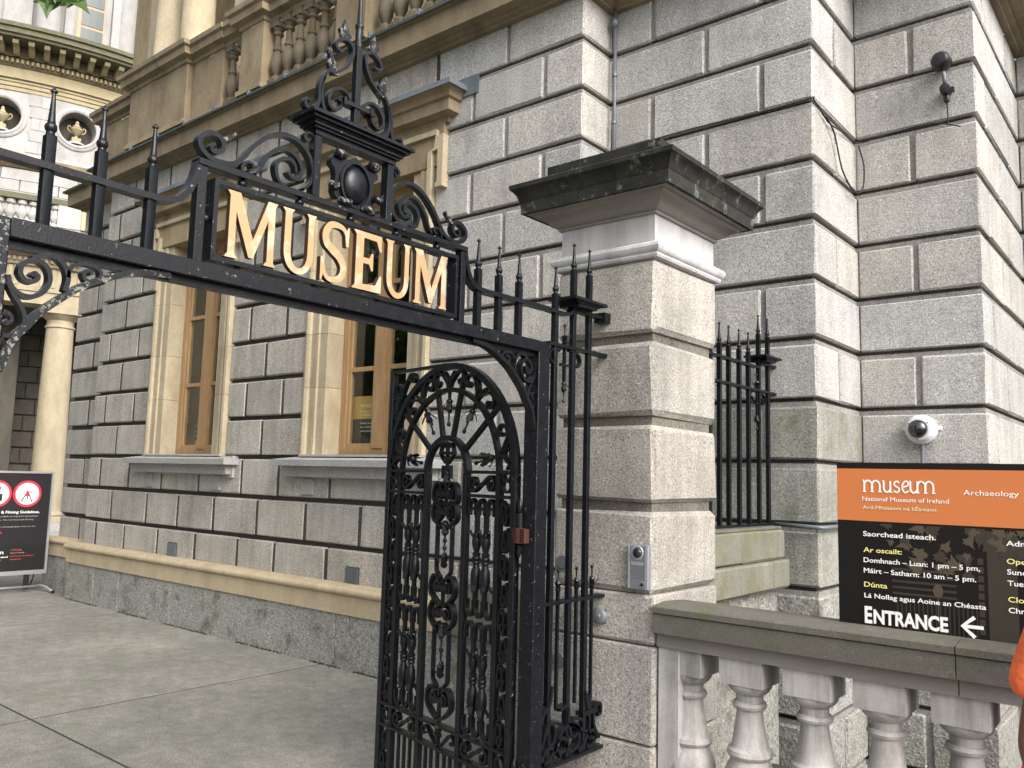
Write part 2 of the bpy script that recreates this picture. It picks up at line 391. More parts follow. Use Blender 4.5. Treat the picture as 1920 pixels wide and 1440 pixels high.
MB().stone(-1.84, .593, 2.36, 3.28, -.25, 0, c=.006).build('paving_slab', 'paving', pv)
MB().stone(-2.393, -1.855, 2.36, 3.2, -.25, 0, c=.006).build('paving_slab', 'paving', pv)
MB().stone(.607, 8, 2.36, 3.28, -.25, 0, c=.006).build('paving_slab', 'paving', pv)
a = MB().box(-2.05, 9, 3.6, 8, -2.7, -2.5).build('basement_floor', 'earth'); a['kind'] = 'structure'

random.seed(4); mb = MB()
for i in range(420):
    if i % 2: x = -10.7+6.3*rnd(); y = 4.63-abs(random.gauss(0, .05)); s_ = .004+.006*rnd()
    else: x = -11+8.5*rnd(); y = .6+4*rnd(); s_ = .003+.007*rnd()
    a_ = rnd()*6.3; c_, q_ = math.cos(a_)*s_, math.sin(a_)*s_
    mb.add([(x-c_, y-q_, .001), (x+q_, y-c_, .001), (x+c_, y+q_, .001), (x-q_*.5, y+c_*.6, .001), (x, y, .002+s_*.7)], [(0, 1, 4), (1, 2, 4), (2, 3, 4), (3, 0, 4)])
o = mb.build('grit', 'bark'); o['kind'] = 'stuff'; tag(o, 'small bits of grit and leaf litter scattered on the concrete paving', 'grit')
mb = MB()
for i in range(1500):
    x = -10.8+6.4*rnd(); y = 4.634-abs(random.gauss(0, .011)); s_ = .004+.009*rnd(); a_ = rnd()*3
    if noise.noise(Vector((x*1.7, 0, 0))) < -.12: continue
    mb.add([(x-s_*math.cos(a_), y-s_*math.sin(a_)*.5, 0), (x+s_*math.cos(a_), y+s_*math.sin(a_)*.5, 0), (x+s_*.3, y, .006+.014*rnd())], [(0, 1, 2)])
o = mb.build('moss', 'moss'); o['kind'] = 'stuff'; tag(o, 'thin green moss along the foot of the granite plinth', 'moss')
# ================================================================== museum building
bld = thing('museum_building', 'grey rusticated granite museum building with cream sandstone window surrounds and balustrade', 'building')
YA, YB, YC, YD, YS = 4.756, 5.131, 5.97, 7.65, 4.95
XA, XB, XC, XL, XS = -3.335, -1.805, -1.03, -10.72, -11.9
G = .052; J = .017
def blk(x0, x1, y0, y1, z0, z1, mat='granite'):
    MB().stone(x0, x1, y0+(rnd()-.5)*.006, y1, z0, z1, c=.011, j=.0055).build('stone_block', mat, bld)
WIN = [(-6.40, -4.81), (-9.30, -7.70)]
PJ = [-4.41, -5.17, -6.0, -6.77, -7.38, -8.17, -8.94, -9.7, -10.42]; QJ = [-4.06, -4.83, -5.57, -6.33, -7.08, -7.85, -8.55, -9.23, -10.07]
for k in range(-3, 9):
    P = (k % 2 != 0); z0, z1 = GZ(k)+.003, GZ(k+1)-G
    if k == -3: z0 = .66
    if k == 8: z1 = 5.16
    js = [XA]+([-3.69] if P else [])+(PJ if P else QJ)+[XL]
    ops = WIN if k >= 0 and k < 8 else []
    for i in range(len(js)-1):
        b1, a1 = js[i], js[i+1]
        jj = J if a1 > -4.5 else .017
        segs = [(a1+jj*(i < len(js)-2), b1-jj*(i > 0))]
        for o0, o1 in ops:
            ns = []
            for p, q in segs:
                if q <= o0 or p >= o1: ns.append((p, q)); continue
                if p < o0-.06: ns.append((p, o0))
                if q > o1+.06: ns.append((o1, q))
            segs = ns
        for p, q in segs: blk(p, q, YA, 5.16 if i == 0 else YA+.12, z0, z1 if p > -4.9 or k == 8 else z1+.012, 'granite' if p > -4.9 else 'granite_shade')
    jm = MB()
    for q in js[1:-1]:
        if q < -4.5 and not any(o0-.01 < q < o1+.01 for o0, o1 in ops): jm.box(q-.024, q+.024, YA+.006, YA+.1, z0, z1)
    if P: jm.box(-11.34, -11.28, YS+.006, YS+.1, z0, z1)
    if jm.v: jm.build('joint_pointing', 'mortar', bld)['kind'] = 'stuff'
    # set-back end pavilion
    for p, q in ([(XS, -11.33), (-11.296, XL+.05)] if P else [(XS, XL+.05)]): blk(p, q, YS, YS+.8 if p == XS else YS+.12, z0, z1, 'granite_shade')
for k in range(-9, 9):
    P = (k % 2 != 0); z0, z1 = GZ(k)+.003, GZ(k+1)-G
    if k == 8: z1 = 5.16
    mt = 'granite' if k > -3 else 'granite_rough'
    mB = 'granite_damp' if -3 < k < 1 else mt
    if P:
        blk(XA+.004, -2.55-J, YB, YB+.12, z0, z1, mB); blk(-2.55+J, XB, YB, 5.55-J, z0, z1, mB); blk(XB-.12, XB, 5.55+J, YC+.03, z0, z1, mt)
        blk(XB+.004, -1.43-J, YC, YC+.12, z0, z1, mt); blk(-1.43+J, XC, YC, 6.73-J, z0, z1, mt); blk(XC-.12, XC, 6.73+J, YD+.03, z0, z1, mt)
    else:
        blk(XA+.004, -2.98-J, YB, YB+.12, z0, z1, mB); blk(-2.98+J, -2.15-J, YB, YB+.12, z0, z1, mB); blk(-2.15+J, XB, YB, YC+.03, z0, z1, mB)
        blk(XB+.004, XC, YC, 6.28-J, z0, z1, mt); blk(XC-.12, XC, 6.28+J, 7.18-J, z0, z1, mt); blk(XC-.12, XC, 7.18+J, YD+.03, z0, z1, mt)
    jf = MB()
    if P: jf.box(-2.55-J-.004, -2.55+J+.004, YB+.016, YB+.1, z0, z1).box(XB-.1, XB-.016, 5.55-J-.004, 5.55+J+.004, z0, z1).box(-1.43-J-.004, -1.43+J+.004, YC+.016, YC+.1, z0, z1).box(XC-.1, XC-.008, 6.73-J-.004, 6.73+J+.004, z0, z1)
    else:
        for q in (-2.98, -2.15): jf.box(q-J-.004, q+J+.004, YB+.016, YB+.1, z0, z1)
        for q in (6.28, 7.18): jf.box(XC-.1, XC-.008, q-J-.004, q+J+.004, z0, z1)
    if k >= 0:
        q = -3.69 if P else -4.06; jf.box(q-J-.004, q+J+.004, YA+.016, YA+.1, z0, z1)
        if P: jf.box(-4.41-J-.004, -4.41+J+.004, YA+.016, YA+.1, z0, z1)
    jo = jf.build('joint_mortar', 'joint_stone', bld); jo['kind'] = 'stuff'
    x = XC+.004
    for j, wd in enumerate((.55, .8, .8, .8, .8, .8, .8) if P else (.95, .8, .8, .8, .8, .8, .8)):
        blk(x, x+wd-.03, YD, YD+.12, z0, z1, mt); x += wd
# mortar core behind the blocks
R_ = .042
def core(x0, x1, y0, y1, z0, z1): cm.box(x0, x1, y0, y1, z0, z1)
cm = MB(); y = YA+R_
core(-4.86, XA-R_, y, YB+.4, 0, 5.15); core(-7.75, -6.36, y, y+.5, 0, 5.15); core(XL+R_, -9.26, y, y+.5, 0, 5.15)
core(-6.36, -4.86, y, y+.5, 0, 1.66); core(-9.26, -7.75, y, y+.5, 0, 1.66); core(-6.36, -4.86, y, y+.5, 4.2, 5.15); core(-9.26, -7.75, y, y+.5, 4.2, 5.15)
core(XS+R_, XL+R_, YS+R_, YS+.9, 0, 5.15)
cm.build('mortar_core', 'mortar', bld); cm = MB(); core(XA-R_, XB-R_, YB+R_, YC+.4, -2.6, 5.15); core(XB-R_, XC-R_, YC+R_, YD+.4, -2.6, 5.15); core(XC-R_, 6, YD+R_, YD+.7, -2.6, 5.15)
cm.build('mortar_core', 'mortar_pale', bld)
WP = [(-4.80, YA), (XA, YA), (XA, YB), (XB, YB), (XB, YC), (XC, YC), (XC, YD), (6, YD)]
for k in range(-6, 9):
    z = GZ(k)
    MB().sweep(WP, [(-.06, z-.0205), (-.036, z-.0205), (-.036, z-.0005), (-.06, z-.0005)]).build('bed_joint', 'mortar', bld)  # dark strip paints in the shadow under the stone above
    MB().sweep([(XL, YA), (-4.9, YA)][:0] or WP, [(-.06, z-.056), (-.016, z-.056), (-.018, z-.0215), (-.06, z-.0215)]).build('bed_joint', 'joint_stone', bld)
# plinth
path = [(XS, YS+.8), (XS, YS), (XL, YS), (XL, YA), (-4.38, YA)]
path[0] = (XS-.0, YS+1.0)
PP = [(XS-.001, YS+1.0), (XS, YS), (XL, YS), (XL, YA), (-4.38, YA)]
def rev(p): return p
MB().sweep([(XL, YS), (XL, YA), (-4.38, YA)], [(-.01, .672), (-.01, .44), (.135, .44), (.137, .592), (.15, .598), (.162, .612), (.165, .63), (.16, .648), (.148, .658), (.12, .660), (.115, .668), (.02, .674)]).build('plinth_moulding', 'sand_plinth', bld, auto=40)
MB().sweep([(XS, YS+.9), (XS, YS), (XL-.004, YS)], [(-.01, .672), (-.01, .44), (.135, .44), (.137, .592), (.15, .598), (.162, .612), (.165, .63), (.16, .648), (.148, .658), (.12, .660), (.115, .668), (.02, .674)]).build('plinth_moulding', 'sand_plinth', bld, auto=40)
pj = [-4.38, -5.68, -6.97, -8.36, -9.49, -10.11, XL-.12]
for i in range(len(pj)-1): MB().stone(pj[i+1]+.005, pj[i]-.005, YA-.12, YA+.3, -.1, .437, c=.005).build('plinth_block', 'granite_rough', bld)
for p, q in ((XS-.12, -11.4), (-11.394, XL-.125)): MB().stone(p, q, YS-.12, YS+.5, -.1, .437, c=.005).build('plinth_block', 'granite_rough', bld)
# damp green plinth by the corner and round wall B
MB().stone(-4.374, XA+.14, YA-.16, YB-.01, .44, .84, c=.01).build('plinth_block', 'granite_moss', bld)
MB().stone(-4.374, XA+.12, YA-.12, YB-.01, -.1, .437, c=.01).build('plinth_block', 'granite_rough', bld)
MB().stone(XA+.145, -2.30, YB-.13, YB+.05, .44, .84, c=.01).build('plinth_block', 'granite_moss', bld)
MB().stone(XA+.125, -2.30, YB-.11, YB+.05, -.1, .437, c=.01).build('plinth_block', 'granite_rough', bld)
# air vents
for x0, x1, z0, z1, lab in ((-8.69, -8.5, .64, .82, 0), (-5.72, -5.545, .65, .815, 1)):
    v = MB().box(x0, x1, YA-.006, YA+.02, z0-.0, z1).build('air_vent', 'vent', bld)
    nn = 9
    mb = MB()
    for i in range(nn): x = x0+.012+(x1-x0-.024)*i/(nn-1); mb.box(x-.004, x+.004, YA-.014, YA-.004, z0+.01, z1-.01)
    mb.build('vent_bars', 'conduit', v)
# string cornice
CP = [(0, 5.145), (.045, 5.15), (.05, 5.165), (.085, 5.175), (.095, 5.20), (.18, 5.205), (.185, 5.385), (.215, 5.39), (.22, 5.41), (0, 5.44)]
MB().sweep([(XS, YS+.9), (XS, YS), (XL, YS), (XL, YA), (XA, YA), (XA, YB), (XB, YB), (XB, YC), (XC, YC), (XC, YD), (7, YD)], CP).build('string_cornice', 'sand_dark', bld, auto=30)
LP = [(.0, 5.441), (.221, 5.412), (.228, 5.408), (.235, 5.392), (.24, 5.392), (.238, 5.42), (.0, 5.452)]
ld = MB().sweep([(XS, YS+.9), (XS, YS), (XL, YS), (XL, YA), (XA, YA), (XA, YB), (XB, YB), (XB, YC), (XC, YC), (XC, YD), (7, YD)], LP).build('lead_flashing', 'lead', bld)
mb = MB(); x = XL+.3
while x < XA: mb.box(x-.012, x+.012, YA-.246, YA-.02, 5.40, 5.452); x += .62
mb.build('lead_roll', 'lead_blue', ld)
# windows
def window(xc, idx):
    # sandstone surround
    o0, o1, i0, i1 = xc-.795, xc+.795, xc-.53, xc+.53
    head = 4.15
    for sgn in (-1, 1):
        e, i_ = xc+sgn*.795, xc+sgn*.53
        x0, x1 = min(e, i_), max(e, i_); zc = 1.757
        hs_ = [.62, .50, .60, .52, .0]
        for n_ in range(4):
            z1 = zc+hs_[n_] if n_ < 3 else head-.0
            mb = MB()
            # stepped architrave profile seen from above
            if sgn < 0: pr = [(x0, YA+.06), (x0, YA-.045), (x0+.03, YA-.05), (x0+.055, YA-.04), (x0+.06, YA-.015), (x0+.12, YA-.012), (x0+.125, YA-.02), (x0+.16, YA-.018), (x0+.165, YA), (i_, YA+.005), (i_, YA+.32), (x0+.1, YA+.32)]
            else: pr = [(x1, YA+.06), (x1, YA-.045), (x1-.03, YA-.05), (x1-.055, YA-.04), (x1-.06, YA-.015), (x1-.12, YA-.012), (x1-.125, YA-.02), (x1-.16, YA-.018), (x1-.165, YA), (i_, YA+.005), (i_, YA+.32), (x1-.1, YA+.32)]
            mb.add([(p, q, zc+.003) for p, q in pr]+[(p, q, z1) for p, q in pr], [tuple(range(12)), tuple(range(23, 11, -1))]+[(j, (j+1) % 12, (j+1) % 12+12, j+12) for j in range(12)])
            mb.build('jamb_stone', 'sand', bld); zc = z1
    # head of the surround with ears and keyed frieze
    for p, q in ((o0-.11, xc-.19), (xc-.186, xc+.19), (xc+.194, o1+.11)):
        MB().stone(p, q, YA-.03, YA+.32, head+.003, 4.52, c=.004).build('head_stone', 'sand_top', bld)
    MB().box(o0-.13, o0-.07, YA-.06, YA+.05, 3.98, 4.40).box(o0-.145, o0-.065, YA-.075, YA-.0, 3.95, 3.99).build('drop_ear', 'sand', bld)
    MB().box(o1+.07, o1+.13, YA-.06, YA+.05, 3.98, 4.40).box(o1+.065, o1+.145, YA-.075, YA-.0, 3.95, 3.99).build('drop_ear', 'sand', bld)
    MB().ribbon([(o0+.02, head-.5), (o0+.02, head+.12), (o0-.05, head+.14), (o0-.05, head+.28), (o1+.05, head+.28), (o1+.05, head+.14), (o1-.02, head+.12), (o1-.02, head-.5)], .045, .035, YA-.045, k=1).build('architrave_bead', 'sand', bld)
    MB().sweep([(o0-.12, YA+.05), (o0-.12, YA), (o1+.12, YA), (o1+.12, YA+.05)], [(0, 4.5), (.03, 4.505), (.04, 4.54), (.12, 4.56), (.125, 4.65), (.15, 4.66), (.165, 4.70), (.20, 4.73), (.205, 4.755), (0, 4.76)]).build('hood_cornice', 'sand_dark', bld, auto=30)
    MB().sweep([(o0-.12, YA+.05), (o0-.12, YA), (o1+.12, YA), (o1+.12, YA+.05)], [(0, 4.762), (.207, 4.757), (.212, 4.72), (.219, 4.72), (.217, 4.765), (0, 4.79)]).box(o1+.12, o1+.46, YA-.012, YA-.004, 4.68, 4.83).build('lead_flashing', 'lead_blue', bld)
    # sill
    sl = MB().sweep([(o0-.09, YA+.02), (o0-.09, YA), (o1+.09, YA), (o1+.09, YA+.02)], [(0, 1.55), (.09, 1.565), (.095, 1.655), (.165, 1.66), (.168, 1.715), (0, 1.745)]).build('window_sill', 'granite_smooth', bld)
    MB().stone(o1+.10, o1+.20, YA-.03, YA+.05, 1.53, 1.75, c=.004).build('sill_end', 'granite_smooth', sl)
    for x in (o0+.02, o1-.2): MB().stone(x, x+.17, YA-.022, YA+.03, 1.40, 1.548, c=.004).build('corbel', 'granite_smooth', sl)
    MB().box(i0-.26, i1+.26, YA-.06, YA+.10, 1.746, 1.765).build('sill_mortar', 'white_stone', sl)
    # timber frame
    fy = YA+.19
    fr = MB().box(i0, i0+.075, fy, fy+.08, 1.765, head).box(i1-.075, i1, fy, fy+.08, 1.765, head).box(i0+.075, i1-.075, fy, fy+.08, 1.765, 1.83).box(i0+.075, i1-.075, fy, fy+.08, head-.09, head)
    fr.box(xc-.065, xc+.065, fy-.012, fy+.08, 1.83, head-.09)
    wf = fr.build('window', 'timber', bld)
    for a0, a1 in ((i0+.075, xc-.065), (xc+.065, i1-.075)):
        MB().box(a0, a0+.04, fy+.012, fy+.06, 1.83, head-.09).box(a1-.04, a1, fy+.012, fy+.06, 1.83, head-.09).box(a0+.04, a1-.04, fy+.012, fy+.06, 1.83, 1.875).box(a0+.04, a1-.04, fy+.012, fy+.06, head-.14, head-.09)\
            .box(a0+.04, a1-.04, fy+.014, fy+.056, 2.53, 2.57).box(a0+.04, a1-.04, fy+.014, fy+.056, 3.30, 3.34).build('sash', 'timber', wf)
        for z0, z1 in ((1.875, 2.53), (2.57, 3.30), (3.34, head-.14)):
            MB().box(a0+.041, a1-.041, fy+.034, fy+.038, z0+.001, z1-.001).build('pane', 'glass', wf)
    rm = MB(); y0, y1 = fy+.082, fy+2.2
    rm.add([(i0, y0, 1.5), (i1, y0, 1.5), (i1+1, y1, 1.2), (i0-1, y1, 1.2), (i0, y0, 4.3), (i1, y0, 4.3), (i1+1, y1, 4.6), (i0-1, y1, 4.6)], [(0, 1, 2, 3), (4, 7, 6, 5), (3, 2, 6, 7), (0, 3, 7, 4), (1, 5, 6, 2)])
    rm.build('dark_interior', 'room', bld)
    return wf
w1 = window(-5.605, 0); w2 = window(-8.50, 1)

# window posters (stand on the inner sill)
def winposter(x0, lab, which):
    p = thing('window_poster', lab, 'poster', (x0, 5.03, 0)); 
    MB().box(0, .52, 0, .01, 1.84, 2.10).box(0, .52, .002, .01, 2.10, 2.12).build('lower_panel', 'poster_black', p)
    if which == 0:
        MB().box(0, .52, 0, .01, 2.1015, 2.31).build('upper_panel', 'poster_orange', p)
        text('lettering', 'museum', .12, 2.205, .05, p, 'text_cream', -.001, w=.36)
        text('lettering', 'National Museum of Ireland', .12, 2.165, .018, p, 'text_cream', -.001, w=.36)
        text('lettering', 'Ard-Mhúsaem na hÉireann', .12, 2.13, .016, p, 'text_cream', -.001, w=.34)
        text('lettering', 'Kildare Street, Dublin 2', .12, 2.055, .014, p, 'text_white', -.001, w=.3)
        text('lettering', 'Free Admission', .12, 2.02, .014, p, 'text_white', -.001, w=.19)
        text('lettering', 'www.museum.ie', .12, 1.985, .014, p, 'text_white', -.001, w=.19)
    else:
        for i, s_ in enumerate(('The Fire', 'The Earth', 'Gold in', 'Ireland')):
            text('lettering', s_, .23, 2.08-i*.055, .018, p, 'text_grey', -.001, w=.13)
        MB().lathe([(.001, 0), (.04, 0), (.052, .004), (.04, .008), (.001, .008)], .31, -.009, 1.885, 14, 'y').build('gold_ornament', 'poster_orange', p)
winposter(-6.06, 'museum poster with orange top and black foot behind the right-hand window', 0)
winposter(-9.02, 'dark poster with a gold ornament behind the left-hand window', 1)
MB().box(-8.62, -8.5, 5.05, 5.06, 2.1, 3.6).build('blind', 'curtain', bld)

# upper storey: parapet pedestals, balusters, columns
BALP = [(.055, 0), (.055, .03), (.03, .05), (.04, .07), (.068, .13), (.072, .18), (.055, .25), (.036, .29), (.036, .31), (.046, .32), (.046, .34), (.036, .35), (.032, .42), (.03, .47), (.05, .49), (.052, .51), (.04, .52), (.055, .545), (.06, .56)]
mbal = MB().lathe(BALP, n=14); 
mbal.box(-.062, .062, -.062, .062, -.09, -.001).box(-.062, .062, -.062, .062, .561, .63)
balo = mbal.build('baluster', 'sand_soot', bld, auto=35); balme = balo.data
balo.location = (-7.11, 4.70, 5.56)
for x in (-6.92, -6.73, -6.54, -6.35, -6.16, -7.93, -7.72, -5.46, -5.27, -5.08, -4.89, -4.70): link('baluster', balme, bld, Matrix.Translation((x, 4.70, 5.56)))
MB().box(-10.7, -3.9, 4.63, 4.85, 5.45, 5.475).build('parapet_plinth', 'sand_top', bld)
def ped(x0, x1, yf, lab='pedestal'):
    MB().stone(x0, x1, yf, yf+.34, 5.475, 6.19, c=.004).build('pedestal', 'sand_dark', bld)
    MB().box(x0-.02, x1+.02, yf-.025, yf+.3, 5.476, 5.53).build('pedestal_base', 'sand_top', bld)
ped(-10.02, -8.69, 4.58); ped(-8.68, -8.05, 4.65); ped(-7.6, -7.2, 4.58); ped(-6.02, -5.6, 4.58); ped(-4.6, -3.6, 4.6); ped(-11.3, -10.35, 4.86)
cop = [(0, 6.19), (.02, 6.20), (.03, 6.235), (.09, 6.26), (.10, 6.33), (.13, 6.35), (.135, 6.40), (0, 6.42)]
for pth in ([(-10.02, 4.9), (-10.02, 4.58), (-8.69, 4.58), (-8.69, 4.65), (-8.05, 4.65), (-8.05, 4.67), (-7.6, 4.67), (-7.6, 4.58), (-7.2, 4.58), (-7.2, 4.67), (-6.02, 4.67), (-6.02, 4.58), (-5.6, 4.58), (-5.6, 4.67), (-4.6, 4.67), (-4.6, 4.6), (-3.6, 4.6), (-3.6, 4.9)], [(-11.4, 5.2), (-11.4, 4.86), (-10.14, 4.86)]):
    MB().sweep(pth, cop).build('parapet_coping', 'sand_dark', bld)
MB().box(-10.6, -3.6, 5.5, 5.6, 5.45, 9.5).build('loggia_wall', 'sand_top', bld)
MB().box(-7.0, -6.1, 5.46, 5.52, 5.7, 8).build('loggia_window', 'timber', bld)
MB().box(-10.02, -3.7, 4.9, 5.5, 5.45, 5.47).build('loggia_floor', 'sand_dark', bld)
for x in (-9.62, -8.98):
    c_ = MB().lathe([(.235, 0), (.24, .03), (.235, .06), (.21, .07), (.20, .085), (.21, .10), (.215, .12), (.2, .14), (.188, .16), (.186, .9), (.178, 3.2)], x, 4.83, 6.42, 28).build('column', 'sand', bld, auto=40)
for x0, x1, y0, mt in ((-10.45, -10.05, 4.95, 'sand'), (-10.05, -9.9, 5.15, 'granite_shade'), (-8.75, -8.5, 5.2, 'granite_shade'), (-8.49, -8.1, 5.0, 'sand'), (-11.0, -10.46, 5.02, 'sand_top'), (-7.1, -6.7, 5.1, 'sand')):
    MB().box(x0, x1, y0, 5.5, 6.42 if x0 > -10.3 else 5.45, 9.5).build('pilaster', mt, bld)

# drain pipe in the re-entrant corner
p = thing('lead_pipe', 'thin grey lead pipe running down the corner beside the gate pier', 'pipe')
MB().tube([(-3.27, 5.08, 5.16), (-3.27, 5.08, 3.6)], .013, 8, 1).build('pipe', 'conduit', p, smooth=True)
MB().lathe([(.001, -.04), (.02, -.03), (.034, 0), (.02, .03), (.001, .04)], -3.27, 5.07, 5.04, 10).build('pipe_joint', 'conduit', p, smooth=True)
for z in (4.25, 4.62): MB().lathe([(.02, 0), (.02, .02)], -3.27, 5.08, z, 8).build('clamp', 'conduit', p)

# ================================================================== gate pier
PX0, PX1, PY0, PY1 = -2.385, -1.845, 3.22, 3.83
pier = thing('gate_pier', 'square granite gate pier with dark moulded cap and pale die beside the iron gate', 'pier', ((PX0+PX1)/2, (PY0+PY1)/2, 0))
def pb(n, mb, mt, **k):
    mb.xf(lambda x, y, z: (x-(PX0+PX1)/2, y-(PY0+PY1)/2, z)); return mb.build(n, mt, pier, **k)
pb('pier_core', MB().box(PX0+.028, PX1-.028, PY0+.028, PY1-.028, 0, 2.59), 'pier_joint')
zz = [-.02, .49, .905, 1.118, 1.508, 1.888, 2.262]
for i in range(len(zz)):
    z0 = zz[i]; z1 = zz[i+1] if i+1 < len(zz) else 2.598
    gp = .006 if i in (1, 2, 0) else .042
    if i+1 == len(zz): gp = 0
    mb = MB().stone(PX0, PX1, PY0, PY1, z0+.002, z1-gp, c=.018 if i > 2 else .008, j=.007)
    pb('stone_block', mb, 'granite_pier')
def ring(n, prof, mt, **k):
    return pb(n, MB().sweep([(PX0, PY1), (PX0, PY0), (PX1, PY0), (PX1, PY1), (PX0, PY1)][:5], prof), mt, **k)
def sq(n, prof, mt, auto=30):
    """moulding running round all four sides: stacked squares"""
    mb = MB(); vs = []
    for o, z in prof: vs += [(PX0-o, PY0-o, z), (PX1+o, PY0-o, z), (PX1+o, PY1+o, z), (PX0-o, PY1+o, z)]
    fs = [(4*j+i, 4*j+(i+1) % 4, 4*j+4+(i+1) % 4, 4*j+4+i) for j in range(len(prof)-1) for i in range(4)]
    fs += [(3, 2, 1, 0), tuple(range(len(vs)-4, len(vs)))]
    mb.add(vs, fs); return pb(n, mb, mt, auto=auto)
sq('neck_moulding', [(.0, 2.599), (.012, 2.602), (.018, 2.612), (.014, 2.622), (.022, 2.626), (.03, 2.635), (.034, 2.648), (.03, 2.662), (.018, 2.67), (.0, 2.672)], 'pier_die')
sq('die', [(-.012, 2.671), (-.012, 2.806)], 'pier_die')
sq('bed_moulding', [(-.012, 2.8061), (.0, 2.806), (.005, 2.815), (.0, 2.82), (.03, 2.835), (.06, 2.862), (.085, 2.868), (.09, 2.882), (.115, 2.884)], 'cap_soffit')
sq('cap_moulding', [(.09, 2.8841), (.135, 2.884), (.137, 2.94), (.14, 2.943), (.145, 2.955), (.152, 2.975), (.165, 2.992), (.178, 3.002), (.18, 3.022), (.172, 3.028), (.0, 3.05)], 'cap_dark')
sq('cap_block', [(.045, 3.04), (.045, 3.13)], 'cap_dark')
# moss
for cnt, mt, x0, x1 in ((130, 'moss', -2.02, -1.86), (60, 'moss_brown', -1.95, -1.80)):
    mb = MB()
    for i in range(cnt):
        x = x0+(x1-x0)*rnd(); y = PY0-.02-.04*rnd(); z = 3.035; s_ = .004+.008*rnd(); a_ = rnd()*3
        for q in range(3):
            b_ = a_+q*1.1; hh = .01+.03*rnd()
            mb.add([(x-s_*math.cos(b_), y-s_*math.sin(b_), z-.005), (x+s_*math.cos(b_), y+s_*math.sin(b_), z-.005), (x+s_*math.cos(b_)*.6, y, z+hh), (x-s_*.6*math.cos(b_), y+.003, z+hh*.8)], [(0, 1, 2, 3)])
    o = tag(mb.build('moss', mt), 'tufts of %s moss growing on the dark cap of the gate pier' % ('green' if mt == 'moss' else 'brown dry'), 'moss'); o['kind'] = 'stuff'

# ================================================================== iron gateway (local x = along the gate, y = away from the street, z up)
gate = thing('iron_gateway', 'black wrought iron gateway with gilt MUSEUM lettering, scrolled crown and spikes', 'gateway', (-2.11, 1.703, 0), 90)
def gb(n, mb, mt='iron', par=None, **k): return mb.build(n, mt, par or gate, **k)
for sg in (-1, 1):
    x0, x1 = (.997, 1.072) if sg > 0 else (-1.072, -.997)
    gb('post', MB().stone(x0, x1, -.0225, .05, -.02, 2.166, c=.003, j=.001), 'iron_worn' if sg < 0 else 'iron_chipped')
gb('lintel', MB().stone(-.9965, .9965, -.026, .03, 2.12, 2.167, c=.002, j=.001), 'iron_chipped')
gb('lower_rail', MB().box(-.9965, .9965, -.0, .025, 2.100, 2.119))
# spike prototype: local origin at bar foot
def spike_mesh(L, w=.0125, thick=1.):
    mb = MB(); h = L-.12
    mb.stone(-w, w, -w, w, 0, h, c=.0015, j=.0006)
    mb.lathe([(.0095, h), (.0105, h+.004), (.0095, h+.008), (.013, h+.013), (.0145, h+.02), (.013, h+.027), (.009, h+.031), (.0095, h+.034), (.0085, h+.038), (.0042, h+.105), (.0042, h+.107), (.0085, h+.109), (.0085, h+.112), (.001, h+.121)], n=10)
    return mb
sp = spike_mesh(.345); sp0 = gb('spike', sp, 'iron', auto=35); sp0.location = (-.923, .0, 2.1675)
for x in (-.80, -.667, .63, .753, .88): link('spike', sp0.data, gate, Matrix.Translation((x, 0, 2.1675)))
# swept top rails
LR = [(-1.072, 2.314), (-.8, 2.312), (-.66, 2.311), (-.61, 2.318), (-.575, 2.345), (-.553, 2.39), (-.540, 2.445)]
gb('swept_rail', MB().ribbon(LR, .017, .036, 0, k=5), 'iron_chipped', auto=50)
gb('swept_rail', MB().ribbon(mirror(LR), .017, .036, 0, k=5), 'iron', auto=50)
# name frame
for x in (-.531, .531): gb('frame_post', MB().stone(x-.013, x+.013, -.017, .017, 2.1675, 2.437, c=.0015, j=.0008), 'iron_chipped')
gb('frame_rail', MB().stone(-.548, .548, -.022, .022, 2.4375, 2.457, c=.0015, j=.001), 'iron_chipped')
nf = MB()
for a_, b_, c_, d_ in ((-.497, .497, 2.398, 2.412), (-.497, .497, 2.178, 2.192), (-.497, -.483, 2.1925, 2.3975), (.483, .497, 2.1925, 2.3975)): nf.box(a_, b_, -.022, .022, c_, d_)
nfo = gb('name_frame', nf, 'iron_chipped')
mb = MB()
for x in (-.40, -.2, 0, .2, .40):
    MB().lathe([(.004, 0), (.013, .006), (.0145, .0125), (.013, .019), (.004, .025)], x, 0, 2.4125, 10).build('ball_stud', 'iron', nfo, smooth=True)
for x in (-.40, -.13, .13, .40): MB().lathe([(.003, 0), (.010, .002), (.0105, .0055), (.010, .008), (.003, .010)], x, 0, 2.1678, 10).build('ball_stud', 'iron', nfo, smooth=True)
for x in (-.5185, .4965): MB().lathe([(.004, 0), (.012, .005), (.014, .011), (.012, .017), (.004, .022)], x, 0, 2.295, 10, 'x').build('ball_stud', 'iron', nfo, smooth=True)
